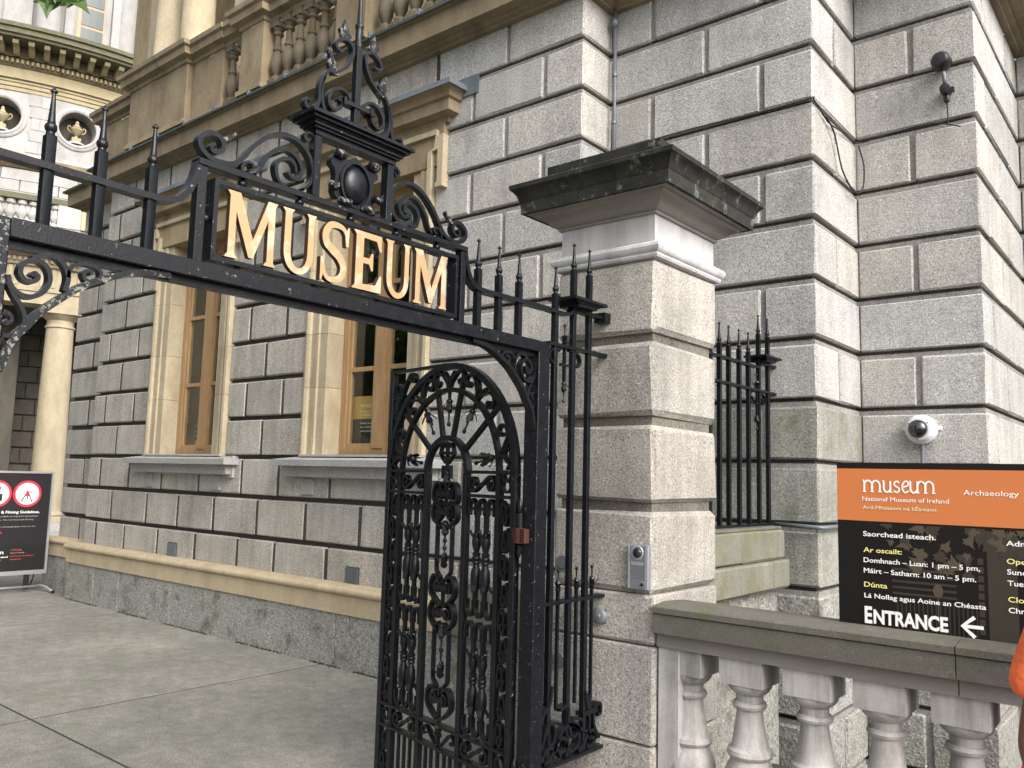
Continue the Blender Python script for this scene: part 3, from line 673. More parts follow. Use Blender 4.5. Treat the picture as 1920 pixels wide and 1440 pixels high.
# letters
def arc(cx, cz, rx, rz, a0, a1, n=10): return [(cx+rx*math.cos(math.radians(a0+(a1-a0)*i/n)), cz+rz*math.sin(math.radians(a0+(a1-a0)*i/n))) for i in range(n+1)]
LM = [(0, 0), (.25, 0), (.185, .07), (.185, .70), (.46, .06), (.55, .06), (.82, .70), (.82, .07), (.76, 0), (1, 0), (.955, .07), (.955, .93), (1, 1), (.80, 1), (.53, .34), (.25, 1), (0, 1), (.055, .93), (.055, .07)]
LU = [(0, 1), (.34, 1), (.275, .94), (.275, .33)]+arc(.52, .33, .245, .24, 180, 360)[1:]+[(.765, .94), (.70, 1), (1, 1), (.94, .94), (.94, .33)]+arc(.51, .33, .43, .34, 0, -180, 14)[1:]+[(.08, .94)]
LE = [(0, 0), (1, 0), (1, .30), (.94, .30), (.80, .12), (.36, .10), (.36, .46), (.56, .46), (.64, .36), (.70, .36), (.70, .66), (.64, .66), (.56, .56), (.36, .56), (.36, .90), (.80, .89), (.92, .72), (.98, .72), (.98, 1), (0, 1), (.10, .93), (.10, .07)]
def letter(poly, x0, x1, lean=0):
    z0, z1 = 2.197, 2.390
    p = [(x0+(x1-x0)*a_, z0+(z1-z0)*b_) for a_, b_ in poly]
    o = MB().prism(p, -.024, -.006, 0, 1).build('letter', ['gilt', 'letter_side'], gate); return o
letter(LM, 1.246-1.703, 1.413-1.703); letter(LU, 1.430-1.703, 1.555-1.703)
letter(LE, 1.702-1.703, 1.826-1.703); letter(LU, 1.840-1.703, 1.957-1.703); letter(LM, 1.974-1.703, 2.141-1.703)
sm = MB(); sp_ = [(.93, .80), (.82, .92), (.60, .965), (.32, .94), (.16, .80), (.20, .64), (.42, .54), (.68, .44), (.84, .29), (.76, .12), (.50, .045), (.24, .07), (.08, .24)]
x0, x1 = 1.575-1.703, 1.684-1.703
P = crom([(x0+(x1-x0)*a_, 2.197+.193*b_) for a_, b_ in sp_], 5); n_ = len(P); top = []; bot = []
for i, (x, z) in enumerate(P):
    a_ = P[max(i-1, 0)]; b_ = P[min(i+1, n_-1)]; dx, dz = b_[0]-a_[0], b_[1]-a_[1]; l = math.hypot(dx, dz); q = i/(n_-1); t = .0055+.0085*math.sin(math.pi*q)**1.2
    top.append((x-dz/l*t, z+dx/l*t)); bot.append((x+dz/l*t, z-dx/l*t))
mb = MB(); n2 = len(top)
vs = []
for i in range(n2): vs += [(top[i][0], -.024, top[i][1]), (bot[i][0], -.024, bot[i][1]), (bot[i][0], -.006, bot[i][1]), (top[i][0], -.006, top[i][1])]
mb.add(vs, [(4*i, 4*i+1, 4*i+5, 4*i+4) for i in range(n2-1)], 0)
mb.add(vs, [(4*i+j, 4*i+4+j, 4*i+4+(j+1) % 4, 4*i+(j+1) % 4) for i in range(n2-1) for j in (1, 2, 3)]+[(0, 1, 2, 3), (4*n2-1, 4*n2-2, 4*n2-3, 4*n2-4)], 1)
e0, e1 = P[0], P[-1]
mb.prism([(e0[0]-.004, e0[1]-.030), (e0[0]+.006, e0[1]-.030), (e0[0]+.009, e0[1]+.034), (e0[0]+.002, e0[1]+.034), (e0[0]-.008, e0[1]+.004)], -.0243, -.0057, 0, 1)
mb.prism([(e1[0]-.008, e1[1]-.046), (e1[0]-.002, e1[1]-.046), (e1[0]+.010, e1[1]-.004), (e1[0]+.0, e1[1]+.028), (e1[0]-.008, e1[1]+.028)], -.0243, -.0057, 0, 1)
mb.build('letter', ['gilt', 'letter_side'], gate)
# crown of scrolls over the name frame
SC1 = [(-.498,2.512),(-.506,2.507),(-.509,2.497),(-.503,2.489),(-.488,2.49),(-.474,2.502),(-.474,2.522),(-.487,2.537),(-.512,2.54),(-.538,2.524),(-.544,2.499),(-.528,2.477),(-.502,2.466),(-.469,2.466),(-.436,2.474),(-.408,2.5),(-.38,2.541),(-.346,2.577),(-.306,2.605),(-.264,2.618),(-.225,2.614),(-.193,2.595),(-.171,2.563),(-.164,2.526),(-.172,2.494),(-.195,2.468)]
SC2 = [(-.365,2.465),(-.349,2.486),(-.337,2.514),(-.32,2.54),(-.289,2.567),(-.256,2.574),(-.226,2.562),(-.21,2.542),(-.204,2.523),(-.212,2.501),(-.231,2.493),(-.246,2.497),(-.256,2.506)]
SC3 = [(-.257,2.462),(-.282,2.468),(-.294,2.491),(-.296,2.515),(-.285,2.533),(-.268,2.543),(-.245,2.546),(-.229,2.532),(-.225,2.512)]
SC4 = [(-.411,2.462),(-.412,2.474),(-.396,2.491),(-.378,2.49),(-.375,2.476),(-.388,2.468)]
SC5 = [(-.169,2.605),(-.163,2.631),(-.166,2.649),(-.182,2.655),(-.197,2.645),(-.197,2.632),(-.185,2.627),(-.177,2.639)]
LEAF1 = [(-.489,2.536),(-.471,2.541),(-.455,2.554),(-.445,2.552),(-.436,2.569),(-.432,2.56),(-.438,2.552),(-.446,2.545),(-.454,2.535),(-.47,2.528)]
UC1 = [(-.176,2.759),(-.187,2.75),(-.196,2.754),(-.194,2.766),(-.18,2.769)]
UC1b = [(-.186,2.757),(-.199,2.762),(-.204,2.743),(-.192,2.733),(-.167,2.743),(-.154,2.767),(-.153,2.797),(-.149,2.828),(-.134,2.864),(-.112,2.898),(-.108,2.926)]
UC2 = [(-.066,2.973),(-.081,2.969),(-.098,2.979),(-.086,3.003),(-.059,3.017),(-.037,3.011),(-.026,2.99),(-.034,2.956),(-.053,2.922),(-.085,2.894),(-.105,2.88)]
UC3 = [(-.134,2.859),(-.144,2.815),(-.141,2.777),(-.126,2.743),(-.096,2.732),(-.06,2.739),(-.037,2.755)]
UC4 = [(-.027,2.8),(-.038,2.831),(-.067,2.843),(-.096,2.831),(-.114,2.805),(-.114,2.777),(-.098,2.764),(-.074,2.772),(-.062,2.792),(-.066,2.804),(-.079,2.803)]
LF2 = [(-.118, 2.885), (-.125, 2.91), (-.118, 2.93), (-.128, 2.965), (-.112, 2.95), (-.100, 2.925), (-.085, 2.915), (-.095, 2.90), (-.078, 2.885), (-.10, 2.878)]
LF3 = [(-.05, 3.018), (-.035, 3.03), (-.05, 3.05), (-.062, 3.085), (-.072, 3.05), (-.085, 3.045), (-.075, 3.02)]
for pts, t, d, par in ((SC1, .0135, .026, 0), (SC2, .0125, .024, 0), (SC3, .012, .024, 0), (SC4, .008, .03, 0), (SC5, .008, .02, 0), (UC1b, .011, .022, 0), (UC2, .011, .022, 0), (UC3, .011, .022, 0), (UC4, .010, .022, 0)):
    for q in (pts, mirror(pts)): gb('scroll', MB().ribbon(q, t, d, 0, taper=.4), 'iron', auto=50)
for pl in (LEAF1, LF2, LF3):
    for q in (pl, mirror(pl)): gb('iron_leaf', MB().prism(q, -.009, .006), 'iron_worn')
for x in (-.152, .152): gb('crown_post', MB().stone(x-.0135, x+.0135, -.017, .017, 2.4575, 2.655, c=.0015, j=.001), 'iron_chipped')
mb = MB()
for o, z0, z1 in ((.0, 2.655, 2.672), (.010, 2.672, 2.680), (.018, 2.680, 2.690), (.034, 2.695, 2.705), (.046, 2.705, 2.716)):
    mb.box(-.168-o, .168+o, -.022-o, .022+o, z0, z1)
mb.box(-.190, .190, -.044, .044, 2.690, 2.695)
cc = gb('crown_cap', mb, 'iron_chipped')
mb = MB().stone(-.0115, .0115, -.0115, .0115, 2.7165, 3.015, c=.0015, j=.0005)
mb.lathe([(.0125, 3.015), (.013, 3.07), (.0115, 3.075), (.014, 3.082), (.015, 3.088), (.014, 3.094), (.0095, 3.098), (.0085, 3.12), (.003, 3.27), (.001, 3.29)], n=10)
gb('centre_spike', mb, 'iron', auto=35)
gb('crown_bar', MB().box(-.062, .062, -.016, .016, 2.798, 2.812).box(-.062, -.05, -.02, .02, 2.792, 2.818).box(.05, .062, -.02, .02, 2.792, 2.818), 'iron')
# cartouche
mb = MB(); rings = []
sh = [(0, 2.632), (.03, 2.612), (.055, 2.625), (.088, 2.615), (.098, 2.585), (.083, 2.57), (.078, 2.54), (.085, 2.50), (.068, 2.475), (.045, 2.482), (.02, 2.465), (0, 2.458)]
poly = crom(sh+[(-a_, b_) for a_, b_ in sh[-2:0:-1]], 3, closed=True)
mb.prism(poly, -.014, .012)
vs = []; fs = []; nr, na = 7, 22
for j in range(nr):
    q = j/(nr-1); rr = math.cos(q*math.pi/2); hh = math.sin(q*math.pi/2)
    for i in range(na):
        a_ = 2*math.pi*i/na; vs.append((.051*rr*math.cos(a_)+0, -.0145-.028*hh, 2.535+.064*rr*math.sin(a_)))
fs = [(j*na+i, j*na+(i+1) % na, (j+1)*na+(i+1) % na, (j+1)*na+i) for j in range(nr-1) for i in range(na)]
mb.add(vs, fs)
el = [(.060*math.cos(2*math.pi*i/20), 2.535+.074*math.sin(2*math.pi*i/20)) for i in range(20)]
mb.ribbon(el, .009, .014, -.018, k=2, closed=True)
ca = gb('cartouche', mb, 'iron', auto=50)
mb = MB()
for x, z, l in ((-.07, 2.62, .045), (.07, 2.62, .045), (.092, 2.51, .035), (-.092, 2.51, .035), (-.045, 2.468, .05), (.05, 2.466, .06)):
    gb('volute', MB().lathe([(.004, -.0), (.012, .004), (.013, l*.5), (.015, l-.004), (.006, l)], x-l/2, -.024, z, 10, 'x'), 'iron_worn', ca, auto=40)
# spandrel brackets
BR = [([(-.996,1.80),(-.983,1.837),(-.975,1.871),(-.958,1.9),(-.939,1.924),(-.917,1.956),(-.894,1.979),(-.864,2.006),(-.83,2.035),(-.791,2.059),(-.752,2.078),(-.711,2.095),(-.668,2.106),(-.60,2.112)], .016, .034),
 ([(-.862,2.02),(-.857,2.054),(-.866,2.08),(-.885,2.098),(-.909,2.10),(-.94,2.085)], .012, .024),
 ([(-.939,2.042),(-.933,2.05),(-.925,2.043),(-.929,2.034),(-.94,2.028),(-.955,2.032),(-.964,2.046),(-.96,2.065),(-.945,2.078),(-.925,2.081),(-.907,2.069),(-.898,2.046),(-.903,2.021),(-.919,2.001),(-.94,1.992),(-.964,1.996),(-.982,2.013),(-.989,2.035)], .011, .026),
 ([(-.858,2.055),(-.854,2.075),(-.845,2.088),(-.825,2.096),(-.801,2.096),(-.786,2.09),(-.780,2.078),(-.784,2.064),(-.799,2.055),(-.815,2.057),(-.822,2.069),(-.817,2.079),(-.807,2.081),(-.801,2.073)], .009, .024),
 ([(-.989,2.02),(-.971,1.989),(-.957,1.971),(-.947,1.949),(-.946,1.928),(-.954,1.908)], .010, .024),
 ([(-.985,1.93),(-.976,1.925),(-.972,1.936),(-.98,1.947),(-.991,1.95)], .008, .022),
 ([(-.989,1.895),(-.977,1.894),(-.963,1.901),(-.95,1.917)], .010, .022)]
for sg in (0, 1):
    b0 = None
    for i, (pts, t, d) in enumerate(BR):
        q = pts if sg == 0 else mirror(pts)
        o = gb('bracket' if i == 0 else 'scroll', MB().ribbon(q, t, d, 0.002), ('iron_worn' if i == 0 and sg == 0 else 'iron'), b0, auto=50)
        if i == 0: b0 = o

# ---------------------------------------------------------------- bays of railing
def bud(mb, x, y, z, up=1, sc=1.):
    """small wrought flower with a ball tip"""
    def F(pr): return [(r_*sc, h*sc*up) for r_, h in pr]
    mb.lathe(F([(.004, 0), (.011, .006), (.012, .012), (.008, .016), (.011, .03), (.013, .038), (.006, .044), (.0032, .05), (.0032, .078), (.006, .081), (.007, .086), (.006, .091), (.001, .094)]), x, y, z, 8)
    for i in range(4):
        a_ = math.pi/4+i*math.pi/2; c_, s_ = math.cos(a_), math.sin(a_)
        pr = [(.008, .012, .006), (.018, .024, .008), (.027, .038, .006), (.024, .046, .003)]
        vs = []
        for o_, h, w_ in pr: vs += [(x+sc*(o_*c_-w_*s_), y+sc*(o_*s_+w_*c_), z+sc*h*up), (x+sc*(o_*c_+w_*s_), y+sc*(o_*s_-w_*c_), z+sc*h*up)]
        mb.add(vs, [(2*j, 2*j+1, 2*j+3, 2*j+2) for j in range(3)])
def spiral(cx, cz, r0, r1, a0, turns, n=16):
    return [(cx+(r0+(r1-r0)*i/n)*math.cos(math.radians(a0+360*turns*i/n)), cz+(r0+(r1-r0)*i/n)*math.sin(math.radians(a0+360*turns*i/n))) for i in range(n+1)]
def bay(root, xs_, cap, x0, x1, zb, sp_mesh, last, foot=True, mids=True):
    ir = lambda n_, mb, mt='iron', **k: mb.build(n_, mt, root, **k)
    for x in xs_:
        incap = abs(x-cap[0]) < .09
        ir('bar', MB().stone(x-.0115, x+.0115, -.0115, .0115, zb+.012, 2.33 if incap else 2.318, c=.001, j=.0006))
        o = link('spike', sp_mesh, root, Matrix.Translation((x, 0, 2.298 if incap else 2.166)) @ Matrix.Diagonal((1, 1, 1, 1)))
    ir('top_rail', MB().ribbon([(x0, 2.314), (cap[0]-.22, 2.312), (cap[0]-.12, 2.311), (cap[0]-.075, 2.32), (cap[0]-.05, 2.345), (cap[0]-.045, 2.352)], .015, .034, 0, k=4), auto=50)
    ir('top_rail', MB().box(cap[0]-.04, x1, -.016, .016, 2.334, 2.350))
    cm_ = MB()
    for o_, z0, z1 in ((.07, 2.3505, 2.362), (.082, 2.362, 2.368), (.10, 2.368, 2.374), (.125, 2.374, 2.386)): cm_.box(cap[0]-o_, cap[0]+o_, -.03-o_*.35, .03+o_*.35, z0, z1)
    ir('cap', cm_)
    ir('rail', MB().box(x0, x1, -.018, .018, 2.162, 2.177)); 
    if foot: ir('rail', MB().box(x0, x1, -.02, .02, 1.084, 1.098))
    ir('rail', MB().box(x0, x1, -.022, .022, zb, zb+.014))
    # ornaments under the rail
    mb = MB(); xm = cap[0]-.1
    bud(mb, xm, 0, 2.178, 1); ir('flower', mb, auto=45); mb = MB(); bud(mb, xm, 0, 2.02, -1)
    mb.box(xm-.006, xm+.006, -.006, .006, 2.02, 2.162).box(xm-.03, xm+.03, -.008, .008, 2.085, 2.095)
    ir('flower', mb, auto=45)
    for sx in (-1, 1):
        ir('scroll', MB().ribbon([(xm+sx*.03, 2.158), (xm+sx*.09, 2.15), (xm+sx*.115, 2.12), (xm+sx*.09, 2.09), (xm+sx*.068, 2.10), (xm+sx*.072, 2.122), (xm+sx*.088, 2.125)], .008, .02, 0), auto=50)

bayo = thing('iron_railing', 'narrow bay of black spiked railing between gate post and granite pier', 'railing', (-2.11, 1.703, 0), 90)
XB_ = [1.129, 1.262, 1.383]
bay(bayo, XB_, (1.302,), 1.0725, 1.517, .44, sp0.data, 0)
# shorten: spikes reuse the gateway spike mesh, lower part hidden inside the bars
for k_ in (1.188, 1.322, 1.44):
    MB().box(k_-.006, k_+.006, -.006, .006, .66, 1.1385).build('mid_bar', 'iron', bayo)
    mb = MB(); bud(mb, k_, 0, 1.13, 1, 1.05); mb.build('flower', 'iron', bayo, auto=45)
for pts in ([(1.20, .655), (1.26, .662), (1.262, .60), (1.30, .575), (1.40, .53), (1.43, .50), (1.50, .49)], [(1.085, .53), (1.11, .60), (1.15, .615), (1.17, .57), (1.15, .53), (1.125, .54), (1.13, .57)],
            [(1.10, .462), (1.15, .49), (1.20, .55), (1.26, .585), (1.33, .56), (1.34, .50), (1.29, .475), (1.25, .50), (1.26, .535), (1.29, .53)], [(1.34, .46), (1.38, .49), (1.42, .56), (1.40, .64), (1.385, .70)],
            [(1.077, .62), (1.09, .66), (1.13, .69), (1.145, .76)], [(1.36, .59), (1.30, .60), (1.27, .57), (1.30, .53), (1.34, .55), (1.325, .575), (1.31, .565)], [(1.48, .50), (1.45, .56), (1.46, .62), (1.50, .63), (1.505, .59), (1.48, .585)], [(1.08, .48), (1.12, .52), (1.19, .50), (1.21, .47)], [(1.16, .47), (1.18, .53), (1.23, .54), (1.25, .50), (1.22, .485), (1.21, .505)], [(1.40, .47), (1.44, .47), (1.47, .50), (1.44, .53), (1.41, .51), (1.425, .495)]):
    MB().ribbon(pts, .013, .034, 0).build('scroll', 'iron', bayo, auto=50)
MB().box(1.36, 1.47, -.02, .02, .60, .618).box(1.40, 1.43, -.015, .015, .618, .68).build('finial_base', 'iron', bayo)
MB().box(1.47, 1.53, -.03, .03, 2.32, 2.365).build('wall_socket', 'iron', bayo)
b2 = thing('iron_railing', 'black spiked railing on the mossy low wall between the pier and the building corner', 'railing', (-2.08, 3.83, 0), 90)
bay(b2, [.52, .64, .78, .91, 1.06, 1.20], (1.13,), -.01, 1.30, 1.355, sp0.data, 0, foot=False)
bay_extra = [.14, .27, .40]
for x in bay_extra:
    MB().stone(x-.0115, x+.0115, -.0115, .0115, 1.36, 2.318, c=.001, j=.0006).build('bar', 'iron', b2); link('spike', sp0.data, b2, Matrix.Translation((x, 0, 2.166)))
b3 = thing('iron_railing', 'black spiked railing bay left of the gateway, at the edge of the picture', 'railing', (-2.11, 1.703, 0), 90)
for x in (-1.129, -1.262, -1.383):
    MB().stone(x-.0115, x+.0115, -.0115, .0115, .45, 2.318, c=.001, j=.0006).build('bar', 'iron', b3); link('spike', sp0.data, b3, Matrix.Translation((x, 0, 2.166)))
MB().box(-1.517, -1.0725, -.018, .018, 2.162, 2.177).box(-1.517, -1.0725, -.017, .017, 2.305, 2.322).box(-1.517, -1.0725, -.022, .022, .44, .454).build('rails', 'iron', b3)

# ================================================================== open gate leaf (local x runs away from the hinge)
leaf = thing('gate_leaf', 'open black wrought iron gate leaf with arched fanlight top and flower scrollwork', 'gate', (-2.15, 2.70, 0), 169)
def lb(n_, mb, mt='iron', par=None, **k): return mb.build(n_, mt, par or leaf, **k)
W = 1.10; CX = .55; CZ = 1.615; D_ = .03
lb('stile', MB().stone(.038, .072, -D_/2, D_/2, .06, CZ, c=.002, j=.001), 'iron_chipped')
lb('stile', MB().stone(1.028, 1.062, -D_/2, D_/2, .06, 2.112, c=.002, j=.001), 'iron_chipped')
R0 = .510
a0 = [(CX+R0*math.cos(t), CZ+R0*math.sin(t)) for t in [math.radians(180*i/28) for i in range(29)]]
a0 = [(.0555, CZ-.02)]+[(CX-(x-CX)*.97, z) for x, z in a0][0:]
arcO = [(CX-.495, CZ)]+[(CX-.495*math.cos(math.radians(180*i/28)), CZ+.495*math.sin(math.radians(180*i/28))) for i in range(1, 29)]
lb('arch_bar', MB().ribbon(arcO, .029, D_, 0, k=1), auto=40)
lb('top_rail', MB().box(CX+.02, 1.062, -.014, .014, 2.1125, 2.126), 'iron')
R1 = .385
arcI = [(CX-R1*math.cos(math.radians(180*i/24)), CZ+R1*math.sin(math.radians(180*i/24))) for i in range(25)]
lb('arch_bar', MB().ribbon(arcI, .021, .024, 0, k=1), auto=40)
R2 = .162
arcS = [(CX-R2*math.cos(math.radians(180*i/18)), CZ+R2*math.sin(math.radians(180*i/18))) for i in range(19)]
lb('arch_bar', MB().ribbon(arcS, .024, .030, 0, k=1), auto=40)
IS = [(.145, .175), (.379, .409), (.691, .721), (.925, .955)]
for a_, b_ in IS: lb('stile', MB().stone(a_, b_, -.014, .014, .06, CZ, c=.0015, j=.001))
for z in (1.623, 1.52): 
    for a_, b_ in ((.0725, .3785), (.7215, 1.0275)): lb('rail', MB().box(a_, b_, -.018, .018, z-.008, z+.006), 'iron_chipped')
for z in (.50, .40, .06): lb('rail', MB().box(.0725, 1.0275, -.018, .018, z-.007, z+.007), 'iron_chipped')
for ang in (38, 76, 104, 142):
    c_, s_ = math.cos(math.radians(ang)), math.sin(math.radians(ang))
    lb('spoke', MB().ribbon([(CX+(R2+.012)*c_, CZ+(R2+.012)*s_), (CX+.475*c_, CZ+.475*s_)], .020, .020, 0, k=1))
# fleurs in the ring
for ang in (12, 57, 90, 123, 168):
    c_, s_ = math.cos(math.radians(ang)), math.sin(math.radians(ang))
    def pol(rr, da): t = math.radians(ang+da); return (CX+rr*math.cos(t), CZ+rr*math.sin(t))
    mb = MB()
    for sg in (-1, 1):
        mb.ribbon([pol(.395, sg*.5), pol(.42, sg*2), pol(.445, sg*5), pol(.468, sg*8), pol(.474, sg*12), pol(.455, sg*15.5), pol(.425, sg*15), pol(.418, sg*12), pol(.43, sg*10.5), pol(.438, sg*12)], .0125, .024, 0)
        mb.ribbon([pol(.40, sg*.8), pol(.44, sg*2), pol(.472, sg*5)], .011, .022, 0)
    mb.ribbon([pol(.40, 0), pol(.33, 0)], .012, .012, 0, k=1)
    st = len(mb.v); bud(mb, 0, 0, 0, 1, 1.4)
    rot = Matrix.Rotation(math.radians(90-ang+180), 3, 'Y'); bx, bz = pol(.345, 0)
    for i in range(st, len(mb.v)):
        v = rot @ Vector(mb.v[i]); mb.v[i] = (v.x+bx, v.y, v.z+bz)
    lb('fleur', mb, auto=45)
# spandrel scrolls (outer upper corner) and small ones
for pts in (spiral(.985, 2.02, .05, .008, 200, 1.6), spiral(.86, 2.075, .03, .006, -20, 1.4), spiral(1.0, 1.90, .024, .005, 120, 1.4), [(1.02, 1.80), (1.0, 1.84), (.975, 1.95), (.935, 2.03), (.88, 2.10)]):
    lb('scroll', MB().ribbon(pts, .012, .026, 0), auto=50)
# scroll borders up both sides
def border(xc, z0, z1, w, flip):
    n_ = max(1, round((z1-z0)/.115)); h = (z1-z0)/n_; mb = MB()
    for i in range(n_):
        z = z0+h*i; s_ = flip*(1 if i % 2 else -1)
        p = spiral(xc+s_*w*.12, z+h*.30, w*.16, w*.42, 90-s_*90, s_*-.0+(.75 if s_ > 0 else -.75), 8)
        p = p+[(xc+s_*w*.10, z+h*.72), (xc-s_*w*.30, z+h*.85)]
        mb.ribbon(p, .011, .024, 0, k=3)
        mb.ribbon([(xc-s_*w*.42, z+h*.1), (xc-s_*w*.46, z+h*.5), (xc-s_*w*.3, z+h*.95)], .010, .022, 0, k=3)
    lb('scroll_border', mb, auto=50)
for xc, fl in ((.109, 1), (.991, -1)):
    border(xc, .51, 1.51, .06, fl); border(xc, .07, .39, .06, fl)
    for z_ in (1.565, .45): lb('scroll', MB().ribbon(spiral(xc, z_, .028, .026, 0, 1, 14), .008, .02, 0, k=1), auto=50)
for sg in (-1, 1):  # ends of border beside the arch springing
    lb('scroll', MB().ribbon([(CX+sg*.44, 1.635), (CX+sg*.465, 1.68), (CX+sg*.445, 1.73), (CX+sg*.42, 1.70), (CX+sg*.435, 1.68)], .008, .02, 0), auto=50)
# S scrolls between the pairs of rails
for xa, xb in ((.18, .374), (.726, .92)):
    xm, zt, zb = (xa+xb)/2, 1.608, 1.535
    for (z0, z1) in ((1.53, 1.612), (.41, .49)):
        h = z1-z0; zm = (z0+z1)/2; rr = h*.43
        L_ = spiral(xa+rr+.008, zm-.004, .006, rr, 180, 1.0, 12); Rr = spiral(xb-rr-.008, zm+.004, .006, rr, 0, 1.0, 12)
        Lp = [(xa+.03, zm+.006), (xa+.045, zm+.002), (xa+.05, zm-.014), (xa+.036, zm-.026), (xa+.016, zm-.018), (xa+.010, zm+.010), (xa+.028, zm+.032), (xa+.055, zm+.026), (xm-.006, zm)]
        Rp = [(2*xm-x, 2*zm-z) for x, z in Lp][::-1]
        lb('scroll', MB().ribbon(Lp+Rp, .0125, .026, 0, k=3), auto=50)
# side panels: paired bars with leaf collars and looped ends
collar = None
for xa, xb in ((.18, .374), (.726, .92)):
    w3 = (xb-xa)/3
    xs2 = (xa+w3, xa+2*w3)
    for z0, z1 in ((.512, .985), (1.0, 1.508)):
        zm = (z0+z1)/2; mb = MB()
        for x in xs2: mb.box(x-.0088, x+.0088, -.0088, .0088, z0+.05, z1-.05)
        for i in range(3):
            x0_, x1_ = xa+i*w3+.008, xa+(i+1)*w3-.008; xc = (x0_+x1_)/2; h_ = (x1_-x0_)/2
            mb.ribbon([(x0_, z0+.075), (x0_+.001, z0+.03), (xc, z0+.004), (x1_-.001, z0+.03), (x1_, z0+.075)], .010, .022, 0, k=4)
            mb.ribbon([(x0_, z1-.075), (x0_+.001, z1-.03), (xc, z1-.004), (x1_-.001, z1-.03), (x1_, z1-.075)], .010, .022, 0, k=4)
        lb('twin_bars', mb, auto=50)
        for x in xs2:
            if collar is None:
                mb = MB().lathe([(.009, -.024), (.013, -.02), (.013, -.014), (.011, -.011), (.0145, -.007), (.0145, .001), (.011, .005), (.013, .009), (.013, .016), (.009, .02)], 0, 0, 0, 10)
                mb.lathe([(.009, .02), (.0165, .05), (.014, .078), (.011, .088)], 0, 0, 0, 8).lathe([(.009, .024), (.0165, .05), (.0185, .085), (.012, .115)], 0, 0, 0, 8, '-z')
                for i in range(5):
                    a_ = 2*math.pi*i/5
                    for sg in (1, -1):
                        c_, s_ = math.cos(a_+sg*.3), math.sin(a_+sg*.3); k2 = .085 if sg > 0 else .108
                        pr = [(.010, k2-.02, .006), (.019, k2-.006, .008), (.028, k2+.012, .006), (.031, k2+.006, .002)]
                        vs = []
                        for o_, hh, w_ in pr: vs += [(o_*c_-w_*s_, o_*s_+w_*c_, sg*hh), (o_*c_+w_*s_, o_*s_-w_*c_, sg*hh)]
                        mb.add(vs, [(2*j, 2*j+1, 2*j+3, 2*j+2) for j in range(3)])
                mb.xf(lambda x, y, z: (x*1.35, y*1.35, z*1.2)); o = lb('leaf_collar', mb, auto=45); collar = o.data; o.location = (x, 0, zm)
            else: link('leaf_collar', collar, leaf, Matrix.Translation((x, 0, zm)))
# centre panel
def eye_(z, hh=.075):
    """pair of C scrolls forming a lyre round a cross bar"""
    mb = MB()
    for sg in (-1, 1):
        mb.ribbon([(CX+sg*.012, z-hh), (CX+sg*.05, z-hh*.75), (CX+sg*.088, z-.03), (CX+sg*.092, z+.01), (CX+sg*.075, z+.045), (CX+sg*.045, z+.05), (CX+sg*.028, z+.03)], .013, .028, 0, k=4)
        mb.ribbon(spiral(CX+sg*.042, z, .026, .018, 90, 1, 12), .010, .026, 0, k=1)
    mb.box(CX-.05, CX+.05, -.016, .016, z-.011, z+.011)
    lb('lyre_scroll', mb, auto=50)
def diamond(z0, z1):
    """hexagonal frame of the centre stem"""
    lb('centre_frame', MB().ribbon([(CX-.02, z1+.0), (CX-.055, z1-.03), (CX-.058, z1-.05), (CX-.058, z0+.05), (CX-.055, z0+.03), (CX-.02, z0)], .010, .02, 0, k=1).ribbon([(CX+.02, z1), (CX+.055, z1-.03), (CX+.058, z1-.05), (CX+.058, z0+.05), (CX+.055, z0+.03), (CX+.02, z0)], .010, .02, 0, k=1))
mb = MB()
for sg in (-1, 1):
    mb.ribbon([(CX+sg*.01, 1.66), (CX+sg*.05, 1.70), (CX+sg*.04, 1.745), (CX+sg*.015, 1.75), (CX+sg*.012, 1.73)], .008, .02, 0)
mb.box(CX-.007, CX+.007, -.007, .007, 1.46, 1.76).box(CX-.055, CX+.055, -.012, .012, 1.70, 1.714)
mb.box(CX-.035, CX-.025, -.008, .008, 1.59, 1.65).box(CX+.025, CX+.035, -.008, .008, 1.59, 1.65)
lb('centre_stem', mb, auto=50)
mb = MB()
for z, ups in ((1.63, -1), (1.40, -1), (1.185, 1), (.945, -1), (.70, 1), (.44, 1)):
    mb = MB(); bud(mb, CX, 0, z, ups, 1.45); lb('centre_flower', mb, auto=45)
eye_(1.52); 
for z in (1.435, 1.10, .985, .61): eye_(z, .085 if z < 1.2 else .07)
diamond(1.14, 1.42); diamond(.66, .945)
for z0, z1 in ((1.02, 1.14), (.51, .66), (.07, .44)): lb('centre_stem', MB().box(CX-.007, CX+.007, -.007, .007, z0, z1))
for xa, xb in ((.412, .543), (.557, .688), (.18, .374), (.726, .92)):
    n_ = 2 if xb-xa < .15 else 3
    for i in range(1, n_+1):
        x = xa+(xb-xa)*i/(n_+1) if n_ == 3 else xa+(xb-xa)*i/(n_+1)
        lb('dog_bar', MB().box(x-.0065, x+.0065, -.0065, .0065, .068, .392))
for sg in (-1, 1):
    lb('scroll', MB().ribbon([(CX+sg*.02, .415), (CX+sg*.05, .44), (CX+sg*.09, .475), (CX+sg*.12, .465), (CX+sg*.115, .44), (CX+sg*.095, .445)], .009, .02, 0), auto=50)
# hinges
for z in (1.37, .35):
    h_ = lb('hinge', MB().lathe([(.006, .09), (.011, .10), (.011, .125), (.006, .135), (.003, .15)][::-1]+[(.006, .09), (.015, .088), (.015, .03), (.006, .028), (.006, -.033), (.012, -.04), (.008, -.05), (.010, -.07), (.004, -.09)], .014, .008, z, 10), 'iron', auto=40)
    MB().lathe([(.022, -.032), (.022, .029)], .014, .008, z, 12).box(-.03, .045, -.006, .022, z-.03, z+.027).build('hinge_strap', 'red_oxide', h_)

